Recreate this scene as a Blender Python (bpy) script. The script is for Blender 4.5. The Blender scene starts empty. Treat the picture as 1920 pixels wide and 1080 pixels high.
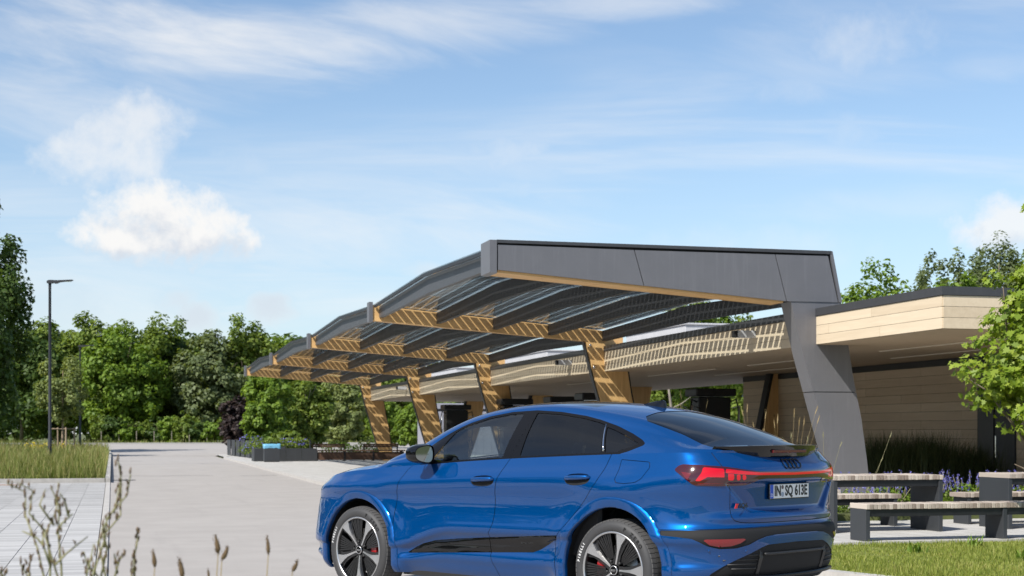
import bpy, bmesh, math, random
import numpy as np
from mathutils import Vector, Matrix

sc = bpy.context.scene
R = math.radians
rng = np.random.default_rng(7)
random.seed(7)

# ---------------------------------------------------------------- camera, sky, sun, exposure
FPX, CAMH, HORIZ = 2887.4, 1.3993, 812.8
PHI = math.atan(750 / FPX)                    # direction of the road and canopy, left of the camera axis
CP, SP = math.cos(PHI), math.sin(PHI)
cam_data = bpy.data.cameras.new('camera')
cam = bpy.data.objects.new('camera', cam_data)
sc.collection.objects.link(cam)
cam.location = (0, 0, CAMH)
cam.rotation_euler = (R(90), 0, 0)
cam_data.sensor_width = 36
cam_data.lens = 36 * FPX / 1920
cam_data.shift_y = (HORIZ - 540) / 1920
cam_data.clip_start = 0.1
cam_data.clip_end = 6000
cam_data.dof.use_dof = True
cam_data.dof.focus_distance = 12.6
cam_data.dof.aperture_fstop = 5.0
sc.camera = cam

LDIR = Vector((CP * 1.0 - SP * .65, SP * 1.0 + CP * .65, -1.22)).normalized()   # direction the light travels
sun_data = bpy.data.lights.new('sun', 'SUN')
sun = bpy.data.objects.new('sun', sun_data)
sc.collection.objects.link(sun)
sun_data.energy = 4.6
sun_data.angle = R(0.53)
sun_data.color = (1, .955, .88)
sun.rotation_euler = LDIR.to_track_quat('-Z', 'Y').to_euler()
sun.location = (-30, -30, 40)

world = bpy.data.worlds.new('World')
sc.world = world
world.use_nodes = True
world.cycles.sampling_method = 'MANUAL'
world.cycles.sample_map_resolution = 512
sc.view_settings.view_transform = 'Standard'
sc.view_settings.look = 'None'
sc.view_settings.exposure = 0.45
sc.view_settings.gamma = 1
sc.view_settings.use_curve_mapping = False
sc.cycles.use_denoising = True
sc.cycles.max_bounces = 10
sc.cycles.transparent_max_bounces = 24
sc.cycles.caustics_reflective = False
sc.cycles.caustics_refractive = False


class NB:
    """small helper to chain nodes"""
    def __init__(s, tree):
        s.t = tree; s.n = tree.nodes; s.l = tree.links
    def new(s, kind, **kw):
        n = s.n.new(kind)
        for k, v in kw.items(): setattr(n, k, v)
        return n
    def put(s, sock, v):
        if v is None: return
        if isinstance(v, bpy.types.NodeSocket): s.l.new(v, sock)
        else:
            if sock.type == 'RGBA' and len(v) == 3: v = (*v, 1)
            sock.default_value = v
    def m(s, op, a, b=None, c=None, clamp=False):
        n = s.new('ShaderNodeMath', operation=op, use_clamp=clamp)
        for i, v in enumerate((a, b, c)): s.put(n.inputs[i], v)
        return n.outputs[0]
    def v(s, op, a, b=None):
        n = s.new('ShaderNodeVectorMath', operation=op)
        s.put(n.inputs[0], a); s.put(n.inputs[1], b)
        return n.outputs[0]
    def sstep(s, x, lo, hi, o0=0., o1=1.):
        n = s.new('ShaderNodeMapRange', interpolation_type='SMOOTHSTEP')
        s.put(n.inputs[0], x)
        for i, q in enumerate((lo, hi, o0, o1)): s.put(n.inputs[i + 1], q)
        return n.outputs[0]
    def noise(s, vec, scale, detail=4, rough=.55, dist=0.):
        n = s.new('ShaderNodeTexNoise')
        s.put(n.inputs['Vector'], vec)
        n.inputs['Scale'].default_value = scale; n.inputs['Detail'].default_value = detail
        n.inputs['Roughness'].default_value = rough; n.inputs['Distortion'].default_value = dist
        return n.outputs[0]
    def mix(s, f, a, b, blend='MIX'):
        n = s.new('ShaderNodeMix', data_type='RGBA', blend_type=blend)
        s.put(n.inputs[0], f); s.put(n.inputs[6], a); s.put(n.inputs[7], b)
        return n.outputs[2]
    def ramp(s, f, stops):
        n = s.new('ShaderNodeValToRGB')
        e = n.color_ramp.elements
        while len(e) < len(stops): e.new(.5)
        for q, (p, c) in zip(e, stops):
            q.position = p; q.color = (*c, 1) if len(c) == 3 else c
        s.put(n.inputs[0], f)
        return n.outputs[0]
    def mapv(s, vec, scale=(1, 1, 1), rot=(0, 0, 0), loc=(0, 0, 0)):
        n = s.new('ShaderNodeMapping')
        s.put(n.inputs[0], vec)
        n.inputs['Scale'].default_value = scale; n.inputs['Rotation'].default_value = rot
        n.inputs['Location'].default_value = loc
        return n.outputs[0]


def build_world():
    b = NB(world.node_tree)
    b.n.clear()
    out = b.new('ShaderNodeOutputWorld')
    sky = b.new('ShaderNodeTexSky', sky_type='NISHITA')
    sky.sun_disc = False
    sky.sun_elevation = math.asin(-LDIR.z)
    sky.sun_rotation = math.atan2(-LDIR.x, -LDIR.y)
    sky.air_density = 1.0; sky.dust_density = 0.15; sky.ozone_density = 2.2
    bg = b.new('ShaderNodeBackground'); bg.inputs[1].default_value = .108
    b.l.new(sky.outputs[0], bg.inputs[0])
    d = b.new('ShaderNodeTexCoord').outputs['Generated']
    sp = b.new('ShaderNodeSeparateXYZ'); b.l.new(d, sp.inputs[0])
    x, y, z = sp.outputs
    az = b.m('ARCTAN2', x, y)
    el = b.m('ARCSINE', z)
    # high thin cloud, everywhere in the sky
    zz = b.m('ADD', b.m('MAXIMUM', z, 0.), .16)
    cmb = b.new('ShaderNodeCombineXYZ')
    b.put(cmb.inputs[0], b.m('DIVIDE', x, zz)); b.put(cmb.inputs[1], b.m('DIVIDE', y, zz))
    pl = cmb.outputs[0]
    wisp = b.noise(b.mapv(pl, (.55, 2.1, 1), (0, 0, R(14)), (3.1, 1.7, 0)), 1.15, 9, .58, .35)
    patch = b.noise(b.mapv(pl, (.5, .8, 1), (0, 0, 0), (8.3, 2.2, 0)), 1.1, 3, .5)
    side = b.sstep(az, -.42, .16, 1., 0.)
    thr = b.m('SUBTRACT', .62, b.m('MULTIPLY', side, .10))
    cir = b.m('MULTIPLY', b.sstep(wisp, b.m('SUBTRACT', thr, .16), b.m('ADD', thr, .16)), b.sstep(patch, .34, .62))
    cir = b.m('MULTIPLY', cir, .6)
    # soft pale haze low in the sky
    low = b.m('MULTIPLY', b.sstep(el, -.03, .24, 1., 0.), .58)
    # cumulus heaps, each at its own bearing and height
    def px(u, w): 
        a = math.atan((u - 960) / FPX); return a, math.atan((HORIZ - w) / FPX * math.cos(a))
    heaps = []
    for u, w, wu, ww, den in ((285, 418, 165, 92, 1.), (390, 442, 125, 62, 1.), (225, 446, 105, 50, 1.), (200, 285, 165, 95, .7), (265, 235, 120, 80, .7), (150, 225, 120, 60, .4), (460, 300, 120, 60, .32), (372, 596, 56, 42, .7), (512, 582, 62, 42, .7),
                              (330, 566, 70, 34, .5), (790, 505, 60, 26, .6), (1885, 428, 120, 62, .8), (930, 285, 130, 50, .36), (1610, 75, 160, 80, .45),
                              (1590, 255, 90, 46, .28), (1480, 165, 90, 36, .26), (120, 575, 120, 60, .55), (970, 352, 60, 24, .3), (1400, 470, 260, 60, .20)):
        a, e = px(u, w); heaps.append((a, e, wu / FPX, ww / FPX, den))
    veils = []
    for u, w, wu, ww, den in ((330, 75, 560, 85, .85), (800, 45, 330, 60, .62), (150, 190, 330, 90, .55), (620, 420, 620, 110, .48), (250, 540, 420, 120, .5), (1180, 10, 260, 34, .5), (900, 300, 260, 70, .3), (1560, 90, 260, 110, .3), (1650, 385, 260, 40, .4), (1850, 120, 140, 40, .3)):
        a, e = px(u, w); veils.append((a, e, wu / FPX, ww / FPX, den))
    r2 = random.Random(5)
    for k in range(8): veils.append((r2.uniform(.5, 5.7), r2.uniform(.1, .7), r2.uniform(.15, .4), r2.uniform(.04, .1), r2.uniform(.3, .8)))
    for k in range(12):
        heaps.append((r2.uniform(.5, 2 * math.pi - .5), r2.uniform(.06, .55), r2.uniform(.08, .22), r2.uniform(.03, .08), r2.uniform(.4, 1)))
    nz = b.m('SUBTRACT', b.noise(d, 26., 8, .62, .25), .5)
    nz2 = b.m('SUBTRACT', b.noise(d, 75., 5, .6), .5)
    rag = b.m('ADD', b.m('MULTIPLY', nz, 2.0), b.m('MULTIPLY', nz2, .9))
    ae = b.new('ShaderNodeCombineXYZ'); b.put(ae.inputs[0], az); b.put(ae.inputs[1], el)
    aeu = b.v('ADD', ae.outputs[0], (0., .010, 0.))
    best = {}; here = None; above = None
    for a, e, wa, we, den in heaps:
        if a > math.pi: a -= 2 * math.pi
        cls = min((1., .8, .7, .6, .4, .25), key=lambda q: abs(q - den))
        n = b.new('ShaderNodeVectorMath', operation='MULTIPLY_ADD')
        b.l.new(ae.outputs[0], n.inputs[0])
        n.inputs[1].default_value = (1 / wa, 1 / we, 0); n.inputs[2].default_value = (-a / wa, -e / we, 0)
        dd = b.new('ShaderNodeVectorMath', operation='DOT_PRODUCT')
        b.l.new(n.outputs[0], dd.inputs[0]); b.l.new(n.outputs[0], dd.inputs[1])
        q = dd.outputs['Value']
        best[cls] = q if cls not in best else b.m('MINIMUM', best[cls], q)
        if cls >= .8 and abs(a) < .6:
            n = b.new('ShaderNodeVectorMath', operation='MULTIPLY_ADD')
            b.l.new(aeu, n.inputs[0])
            n.inputs[1].default_value = (1 / wa, 1 / we, 0); n.inputs[2].default_value = (-a / wa, -e / we, 0)
            dd = b.new('ShaderNodeVectorMath', operation='DOT_PRODUCT')
            b.l.new(n.outputs[0], dd.inputs[0]); b.l.new(n.outputs[0], dd.inputs[1])
            here = q if here is None else b.m('MINIMUM', here, q)
            above = dd.outputs['Value'] if above is None else b.m('MINIMUM', above, dd.outputs['Value'])
    tot = None
    for cls, q in best.items():
        den_ = b.m('MULTIPLY', b.sstep(b.m('ADD', b.m('SUBTRACT', 1., q), rag), -.04, .85 if cls > .75 else (1.25 if cls > .65 else 1.8)), cls)
        tot = den_ if tot is None else b.m('MAXIMUM', tot, den_)
    sv = b.new('ShaderNodeCombineXYZ'); b.put(sv.inputs[0], b.m('MULTIPLY', az, 4.)); b.put(sv.inputs[1], b.m('MULTIPLY', b.m('ADD', el, b.m('MULTIPLY', az, .16)), 17.))
    strk = b.m('MULTIPLY', b.m('SUBTRACT', b.noise(sv.outputs[0], 1.6, 9, .6, .5), .5), 3.4)
    for den_c in (.85, .55, .3):
        best = None
        for a, e, wa, we, den in veils:
            if a > math.pi: a -= 2 * math.pi
            if min((.85, .55, .3), key=lambda q: abs(q - den)) != den_c: continue
            n = b.new('ShaderNodeVectorMath', operation='MULTIPLY_ADD')
            b.l.new(ae.outputs[0], n.inputs[0])
            n.inputs[1].default_value = (1 / wa, 1 / we, 0); n.inputs[2].default_value = (-a / wa, -e / we, 0)
            dd = b.new('ShaderNodeVectorMath', operation='DOT_PRODUCT')
            b.l.new(n.outputs[0], dd.inputs[0]); b.l.new(n.outputs[0], dd.inputs[1])
            best = dd.outputs['Value'] if best is None else b.m('MINIMUM', best, dd.outputs['Value'])
        vv = b.m('MULTIPLY', b.sstep(b.m('ADD', b.m('SUBTRACT', 1., best), strk), -.2, 2.0), den_c)
        cir = b.m('MAXIMUM', cir, vv)
    # grey undersides: the heap's own noise, sampled a little higher up
    nzu = b.m('SUBTRACT', b.noise(b.v('ADD', d, (.0, 0., .018)), 26., 8, .62, .25), .5)
    shade = b.m('MULTIPLY', b.sstep(b.m('ADD', b.m('SUBTRACT', here, above), b.m('MULTIPLY', b.m('SUBTRACT', nzu, nz), 1.5)), -.22, .42), tot)
    fac = b.m('MAXIMUM', cir, tot, clamp=True)
    col = b.mix(b.m('MULTIPLY', shade, .9), (1., .995, .985), (.62, .69, .80))
    bgc = b.new('ShaderNodeBackground'); bgc.inputs[1].default_value = .70
    b.l.new(col, bgc.inputs[0])
    bgl = b.new('ShaderNodeBackground'); bgl.inputs[0].default_value = (.56, .74, 1.0, 1); bgl.inputs[1].default_value = .62
    ml = b.new('ShaderNodeMixShader')
    b.put(ml.inputs[0], low); b.l.new(bg.outputs[0], ml.inputs[1]); b.l.new(bgl.outputs[0], ml.inputs[2])
    mx = b.new('ShaderNodeMixShader')
    b.put(mx.inputs[0], fac); b.l.new(ml.outputs[0], mx.inputs[1]); b.l.new(bgc.outputs[0], mx.inputs[2])
    b.l.new(mx.outputs[0], out.inputs[0])


build_world()

# ---------------------------------------------------------------- helpers
COL = sc.collection


def W(s, t, z=0.):
    """road frame (s along the road, t to its right) to world"""
    return Vector((CP * t - SP * s, SP * t + CP * s, z))


def zg(s):
    u = np.clip((np.asarray(s, float) - 90) / 50, 0, 1)
    return .48 * u * u * (3 - 2 * u)


def zgw(p):
    return float(zg(-SP * p[0] + CP * p[1]))


def tag(o, label=None, cat=None, group=None, kind=None):
    if label: o['label'] = label
    if cat: o['category'] = cat
    if group: o['group'] = group
    if kind: o['kind'] = kind
    return o


def empty(name, loc=(0, 0, 0), rz=0., parent=None):
    o = bpy.data.objects.new(name, None)
    o.empty_display_size = .2
    COL.objects.link(o)
    o.location = loc; o.rotation_euler = (0, 0, rz)
    if parent: o.parent = parent
    return o


def mk_mesh(name, V, F, mat=None, smooth=False):
    me = bpy.data.meshes.new(name)
    V = np.asarray(V, dtype=np.float32).reshape(-1, 3)
    if isinstance(F, np.ndarray):
        n, k = F.shape
        me.vertices.add(len(V)); me.vertices.foreach_set('co', V.ravel())
        me.loops.add(n * k); me.loops.foreach_set('vertex_index', F.astype(np.int32).ravel())
        me.polygons.add(n)
        me.polygons.foreach_set('loop_start', np.arange(0, n * k, k, dtype=np.int32))
        me.polygons.foreach_set('loop_total', np.full(n, k, dtype=np.int32))
        me.update(calc_edges=True); me.validate()
    else:
        me.from_pydata(V.tolist(), [], F)
    if smooth: me.polygons.foreach_set('use_smooth', np.ones(len(me.polygons), dtype=bool))
    if mat: me.materials.append(mat)
    me.update()
    return me


def link(name, me, parent=None, loc=(0, 0, 0), rz=0., scale=None):
    o = bpy.data.objects.new(name, me)
    COL.objects.link(o)
    o.location = loc; o.rotation_euler = (0, 0, rz)
    if scale: o.scale = scale
    if parent: o.parent = parent
    return o


def obj(name, V, F, mat, parent=None, smooth=False, loc=(0, 0, 0), rz=0.):
    return link(name, mk_mesh(name, V, F, mat, smooth), parent, loc, rz)


class MB:
    """collects shapes into one mesh"""
    def __init__(s): s.V = []; s.F = []
    def add(s, V, F):
        o = len(s.V)
        s.V += [tuple(v) for v in V]; s.F += [tuple(i + o for i in f) for f in F]
        return s
    def box(s, x0, x1, y0, y1, z0, z1):
        return s.add([(x0, y0, z0), (x1, y0, z0), (x1, y1, z0), (x0, y1, z0), (x0, y0, z1), (x1, y0, z1), (x1, y1, z1), (x0, y1, z1)],
                     [(0, 3, 2, 1), (4, 5, 6, 7), (0, 1, 5, 4), (1, 2, 6, 5), (2, 3, 7, 6), (3, 0, 4, 7)])
    def bbox(s, x0, x1, y0, y1, z0, z1, b=.004):
        """box with chamfered edges"""
        bm = bmesh.new()
        bmesh.ops.create_cube(bm, size=1)
        for v in bm.verts:
            v.co = (x0 + (v.co.x + .5) * (x1 - x0), y0 + (v.co.y + .5) * (y1 - y0), z0 + (v.co.z + .5) * (z1 - z0))
        bmesh.ops.bevel(bm, geom=bm.edges[:], offset=b, segments=1, affect='EDGES')
        bm.verts.index_update()
        s.add([v.co[:] for v in bm.verts], [[v.index for v in f.verts] for f in bm.faces]); bm.free()
        return s
    def prism(s, poly, axis, a, c):
        """extrude a 2-D polygon along axis: 'x' (poly=y,z), 'y' (poly=x,z), 'z' (poly=x,y)"""
        n = len(poly)
        def P(p, q): return {'x': (q, p[0], p[1]), 'y': (p[0], q, p[1]), 'z': (p[0], p[1], q)}[axis]
        V = [P(p, a) for p in poly] + [P(p, c) for p in poly]
        ar = sum(poly[i][0] * poly[(i + 1) % n][1] - poly[(i + 1) % n][0] * poly[i][1] for i in range(n))
        F = [tuple(range(n)), tuple(range(2 * n - 1, n - 1, -1))] + [(i, i + n, (i + 1) % n + n, (i + 1) % n) for i in range(n)]
        flip = (ar > 0) == (c > a)
        if axis == 'y': flip = not flip
        if not flip: F = [f[::-1] for f in F]
        return s.add(V, [f if True else f for f in F])
    def tube(s, pts, rad, n=8, cap=True):
        pts = [Vector(p) for p in pts]
        rad = [rad] * len(pts) if np.isscalar(rad) else list(rad)
        V = []; F = []
        up = None
        for i, p in enumerate(pts):
            d = (pts[min(i + 1, len(pts) - 1)] - pts[max(i - 1, 0)])
            d = d.normalized() if d.length > 1e-9 else Vector((0, 0, 1))
            if up is None:
                up = Vector((0, 0, 1)) if abs(d.z) < .9 else Vector((1, 0, 0))
            a = d.cross(up).normalized(); c = a.cross(d).normalized(); up = c
            for k in range(n):
                w = 2 * math.pi * k / n
                V.append(p + (a * math.cos(w) + c * math.sin(w)) * rad[i])
        for i in range(len(pts) - 1):
            for k in range(n):
                k2 = (k + 1) % n
                F.append((i * n + k, i * n + k2, (i + 1) * n + k2, (i + 1) * n + k))
        if cap:
            F.append(tuple(range(n))[::-1]); F.append(tuple((len(pts) - 1) * n + k for k in range(n)))
        return s.add(V, F)
    def lathe(s, prof, axis='z', n=32, c=(0, 0, 0)):
        V = []; F = []
        for r, h in prof:
            for k in range(n):
                w = 2 * math.pi * k / n
                a, q = r * math.cos(w), r * math.sin(w)
                V.append({'z': (c[0] + a, c[1] + q, c[2] + h), 'y': (c[0] + a, c[1] + h, c[2] + q), 'x': (c[0] + h, c[1] + a, c[2] + q)}[axis])
        for i in range(len(prof) - 1):
            for k in range(n):
                k2 = (k + 1) % n
                f = (i * n + k, i * n + k2, (i + 1) * n + k2, (i + 1) * n + k)
                F.append(f if axis != 'y' else f[::-1])
        return s.add(V, F)
    def build(s, name, mat, parent=None, smooth=False, loc=(0, 0, 0), rz=0.):
        return obj(name, s.V, s.F, mat, parent, smooth, loc, rz)
    def mesh(s, name, mat, smooth=False):
        return mk_mesh(name, s.V, s.F, mat, smooth)


def copy_tree(o, parent=None):
    c = o.copy(); COL.objects.link(c); c.parent = parent
    for ch in list(o.children): copy_tree(ch, c)
    return c


def smooth_by_angle(o, ang=35):
    me = o.data
    me.polygons.foreach_set('use_smooth', np.ones(len(me.polygons), dtype=bool))
    bm = bmesh.new(); bm.from_mesh(me)
    for e in bm.edges:
        e.smooth = not (len(e.link_faces) == 2 and e.calc_face_angle(0) > R(ang))
    bm.to_mesh(me); bm.free()
    return o


# ---------------------------------------------------------------- materials
MAT = {}


def principled(name, color=(.5, .5, .5), rough=.5, metal=0., coat=0., coat_rough=.03, spec=.5, emit=None, estr=0.):
    m = bpy.data.materials.new(name); m.use_nodes = True
    b = NB(m.node_tree)
    p = b.n['Principled BSDF']
    p.inputs['Base Color'].default_value = (*color, 1)
    p.inputs['Roughness'].default_value = rough
    p.inputs['Metallic'].default_value = metal
    p.inputs['Coat Weight'].default_value = coat
    p.inputs['Coat Roughness'].default_value = coat_rough
    p.inputs['Specular IOR Level'].default_value = spec
    if emit:
        p.inputs['Emission Color'].default_value = (*emit, 1); p.inputs['Emission Strength'].default_value = estr
    MAT[name] = m
    return m, b, p


def bump(b, p, h, strength=.3, dist=.01):
    n = b.new('ShaderNodeBump')
    n.inputs['Strength'].default_value = strength; n.inputs['Distance'].default_value = dist
    b.put(n.inputs['Height'], h)
    b.l.new(n.outputs[0], p.inputs['Normal'])


def road_coords(b):
    """position along and across the road (metres)"""
    g = b.new('ShaderNodeNewGeometry')
    return b.mapv(g.outputs['Position'], rot=(0, 0, -PHI)), g


def rnd_obj(b): return b.new('ShaderNodeObjectInfo').outputs['Random']


def make_materials():
    # asphalt, sun bleached
    m, b, p = principled('asphalt', rough=.88)
    v, g = road_coords(b)
    n1 = b.noise(v, 1.1, 6, .6); n2 = b.noise(v, 160, 2, .6); n3 = b.noise(b.mapv(v, (2.2, .16, 1)), 1., 5, .6, .4)
    n4 = b.noise(b.mapv(v, (.7, .9, 1)), .35, 4, .6)
    c = b.ramp(n1, [(.25, (0.304, 0.281, 0.261)), (.75, (0.375, 0.349, 0.326))])
    c = b.mix(b.m('MULTIPLY', b.sstep(n3, .56, .72), .22), c, (0.221, 0.204, 0.194))
    c = b.mix(b.m('MULTIPLY', b.sstep(n4, .55, .7), .25), c, (0.427, 0.399, 0.374))
    c = b.mix(b.m('MULTIPLY', b.sstep(n2, .40, .70), .42), c, (0.460, 0.434, 0.404))
    c = b.mix(b.m('MULTIPLY', b.sstep(n2, .34, .22), .5), c, (0.153, 0.150, 0.145))
    b.put(p.inputs['Base Color'], c); bump(b, p, n2, .35, .004)
    # stone pavers
    for nm, c0, c1 in (('paver', (.33, .325, .32), (.49, .485, .48)), ('paver_pale', (.43, .42, .40), (.54, .525, .50))):
        m, b, p = principled(nm, rough=.85)
        v, g = road_coords(b)
        rnd = rnd_obj(b) if nm == 'paver' else b.noise(v, 1.7, 2)
        n = b.noise(b.mapv(v, (1.2, 9, 1)), 2.2, 6, .65); n2 = b.noise(v, 140, 2)
        c = b.ramp(b.m('ADD', b.m('MULTIPLY', rnd, .5), b.m('MULTIPLY', n, .5)), [(.2, c0), (.8, c1)])
        c = b.mix(b.m('MULTIPLY', b.sstep(n2, .4, .7), .2), c, tuple(q * .7 for q in c0))
        if nm == 'paver_pale':
            br = b.new('ShaderNodeTexBrick'); b.put(br.inputs['Vector'], b.mapv(v, rot=(0, 0, R(90))))
            br.inputs['Color1'].default_value = (1, 1, 1, 1); br.inputs['Color2'].default_value = (.88, .88, .87, 1)
            br.inputs['Mortar'].default_value = (.5, .48, .46, 1); br.inputs['Scale'].default_value = 1
            br.inputs['Mortar Size'].default_value = .006; br.inputs['Brick Width'].default_value = .6; br.inputs['Row Height'].default_value = .3
            c = b.mix(1., c, br.outputs[0], 'MULTIPLY')
        b.put(p.inputs['Base Color'], c); bump(b, p, n2, .25, .003)
    m, b, p = principled('joint_sand', (.24, .225, .20), .95)
    m, b, p = principled('kerb_stone', (.44, .42, .40), .85)
    v, g = road_coords(b)
    b.put(p.inputs['Base Color'], b.ramp(b.noise(v, 6, 6, .65), [(.3, (.36, .345, .325)), (.7, (.50, .48, .455))]))
    m, b, p = principled('rust_stone', (.33, .17, .09), .85)
    # earth and grass
    m, b, p = principled('earth', (.1, .08, .05), .95)
    v, g = road_coords(b)
    b.put(p.inputs['Base Color'], b.ramp(b.noise(v, 1.4, 6, .6), [(.3, (.06, .075, .022)), (.55, (.10, .115, .035)), (.8, (.17, .15, .065))]))
    m, b, p = principled('lawn_soil', (.1, .08, .05), .95)
    v, g = road_coords(b)
    b.put(p.inputs['Base Color'], b.ramp(b.noise(v, 2.6, 6, .6), [(.3, (.11, .135, .03)), (.6, (.18, .20, .05)), (.8, (.28, .25, .11))]))

    def leafy(nm, stops, trans=.42, rough=.55, clump=.35):
        m = bpy.data.materials.new(nm); m.use_nodes = True
        b = NB(m.node_tree); b.n.clear()
        o = b.new('ShaderNodeOutputMaterial')
        g = b.new('ShaderNodeNewGeometry')
        n = b.noise(g.outputs['Position'], clump, 3, .6)
        f = b.m('ADD', b.m('MULTIPLY', g.outputs['Random Per Island'], .62), b.m('MULTIPLY', b.m('SUBTRACT', n, .19), .62))
        c = b.ramp(f, stops)
        p = b.new('ShaderNodeBsdfPrincipled')
        p.inputs['Roughness'].default_value = rough; p.inputs['Specular IOR Level'].default_value = .35
        b.l.new(c, p.inputs['Base Color'])
        t = b.new('ShaderNodeBsdfTranslucent')
        b.l.new(b.mix(1., c, (1.15, 1.1, .45), 'MULTIPLY'), t.inputs[0])
        mx = b.new('ShaderNodeMixShader'); mx.inputs[0].default_value = trans
        b.l.new(p.outputs[0], mx.inputs[1]); b.l.new(t.outputs[0], mx.inputs[2]); b.l.new(mx.outputs[0], o.inputs[0])
        MAT[nm] = m
    leafy('leaf_mid', [(.1, (.078, .125, .02)), (.5, (.15, .22, .034)), (.9, (.265, .325, .065))])
    leafy('leaf_bright', [(.1, (.085, .15, .018)), (.5, (.155, .25, .03)), (.9, (.26, .36, .055))])
    leafy('leaf_dark', [(.1, (.042, .078, .018)), (.5, (.078, .135, .03)), (.9, (.135, .20, .05))])
    leafy('leaf_grey', [(.1, (.09, .125, .05)), (.5, (.15, .195, .085)), (.9, (.25, .295, .14))])
    leafy('leaf_purple', [(.1, (.018, .012, .014)), (.5, (.035, .022, .022)), (.9, (.07, .045, .035))], .2)
    leafy('leaf_pale', [(.1, (.14, .18, .06)), (.5, (.22, .27, .09)), (.9, (.34, .38, .15))])
    leafy('leaf_maple', [(.05, (.12, .19, .018)), (.5, (.235, .33, .035)), (.95, (.40, .46, .08))], .42, .45, 1.5)
    leafy('meadow', [(.1, (.11, .16, .028)), (.45, (.18, .22, .05)), (.72, (.30, .29, .11)), (.95, (.46, .39, .20))], .3, .7, .5)
    leafy('lawn', [(.1, (.13, .18, .025)), (.5, (.25, .30, .05)), (.8, (.38, .38, .11)), (.97, (.50, .42, .18))], .35, .6, 1.2)
    leafy('reed', [(.1, (.018, .03, .008)), (.6, (.04, .058, .018)), (.95, (.08, .09, .03))], .2, .6, 1.2)
    leafy('straw', [(.1, (.34, .25, .11)), (.9, (.60, .48, .27))], .3, .7, 3)
    leafy('stem_green', [(.1, (.22, .22, .10)), (.9, (.38, .34, .19))], .1, .7, 6)
    leafy('seed_brown', [(.1, (.07, .045, .025)), (.9, (.21, .14, .075))], .15, .8, 9)
    leafy('petal_blue', [(.1, (.10, .10, .42)), (.5, (.17, .17, .60)), (.9, (.32, .30, .75))], .3, .6, 4)
    leafy('petal_yellow', [(.1, (.6, .42, .02)), (.9, (.75, .6, .05))], .3, .6, 4)
    m, b, p = principled('bark', rough=.9)
    g = b.new('ShaderNodeNewGeometry')
    n = b.noise(b.mapv(g.outputs['Position'], (6, 6, 1.2)), 2, 6, .65)
    b.put(p.inputs['Base Color'], b.ramp(n, [(.3, (.07, .052, .035)), (.7, (.20, .16, .115))])); bump(b, p, n, .6, .02)
    m, b, p = principled('bark_pale', rough=.85)
    g = b.new('ShaderNodeNewGeometry')
    n = b.noise(b.mapv(g.outputs['Position'], (7, 7, 2)), 2, 6, .65)
    b.put(p.inputs['Base Color'], b.ramp(n, [(.3, (.17, .14, .115)), (.7, (.36, .32, .27))]))

    # timber
    def wood(nm, c0, c1, axis, scale=1., rough=.6, var=.35, knots=False):
        m, b, p = principled(nm, rough=rough)
        v, g = road_coords(b)
        st = {'s': (9, .55, 9), 't': (.55, 9, 9), 'z': (9, 9, .55)}[axis]
        r = rnd_obj(b)
        off = b.new('ShaderNodeCombineXYZ')
        for i in range(3): b.put(off.inputs[i], b.m('MULTIPLY', r, 37. + 11 * i))
        n = b.noise(b.v('ADD', b.mapv(v, tuple(q * scale for q in st)), off.outputs[0]), 2.1, 7, .62, .6)
        f = b.m('ADD', b.m('MULTIPLY', n, 1 - var), b.m('MULTIPLY', r, var))
        c = b.ramp(f, [(.25, c0), (.75, c1)])
        if knots:
            k = b.new('ShaderNodeTexVoronoi'); b.put(k.inputs['Vector'], b.mapv(v, (1.6, 1.6, 1.1))); k.inputs['Scale'].default_value = 1.5
            c = b.mix(b.m('MULTIPLY', b.sstep(k.outputs['Distance'], .085, .03), .7), c, tuple(q * .4 for q in c0))
        b.put(p.inputs['Base Color'], c); bump(b, p, n, .12, .004)
    wood('fascia_wood', (.56, .45, .315), (.70, .585, .43), 's', .8, .62)
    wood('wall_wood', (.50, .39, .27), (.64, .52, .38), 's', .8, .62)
    wood('glulam', (.58, .325, .125), (.84, .54, .235), 't', .6, .55, .1, True)
    wood('glulam_column', (.58, .325, .125), (.84, .54, .235), 'z', .6, .55, .1, True)
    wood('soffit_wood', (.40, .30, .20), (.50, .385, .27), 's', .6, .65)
    wood('slat_wood', (.24, .19, .155), (.52, .455, .39), 's', 1.6, .75, .6)
    wood('bench_brown', (.07, .034, .02), (.14, .075, .042), 't', 1.6, .6, .4)
    wood('post_wood', (.22, .16, .11), (.35, .27, .19), 'z', 1.6, .8, .4)

    def metal(nm, c, rough, met=.0, nz=.08):
        m, b, p = principled(nm, c, rough, met)
        g = b.new('ShaderNodeNewGeometry')
        n = b.noise(g.outputs['Position'], 2.3, 6, .65)
        b.put(p.inputs['Base Color'], b.ramp(n, [(.25, tuple(q * (1 - nz) for q in c)), (.75, tuple(q * (1 + nz) for q in c))]))
        st = b.noise(b.mapv(g.outputs['Position'], (14, 14, .7)), 1., 5, .65)
        c0 = p.inputs['Base Color'].links[0].from_socket
        b.put(p.inputs['Base Color'], b.mix(b.m('MULTIPLY', b.sstep(st, .5, .72), .22), c0, tuple(min(1., q * 1.5 + .01) for q in c)))
        b.put(p.inputs['Roughness'], b.m('ADD', b.m('ADD', b.m('MULTIPLY', n, .18), rough - .09), b.m('MULTIPLY', st, .1)))
    metal('clad_grey', (.155, .155, .168), .40, .25, .06)
    metal('dark_steel', (.024, .025, .028), .45, .2)
    metal('girder_grey', (.085, .088, .095), .45, .3)
    metal('cap_grey', (.06, .062, .068), .42, .3)
    metal('bench_steel', (.040, .044, .050), .5, .2)
    metal('lamp_metal', (.028, .03, .036), .5, .2)
    metal('black_metal', (.016, .017, .019), .4, .2)
    metal('shed_metal', (.30, .30, .34), .5, .1)
    metal('white_wall', (.62, .62, .62), .8)
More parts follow.
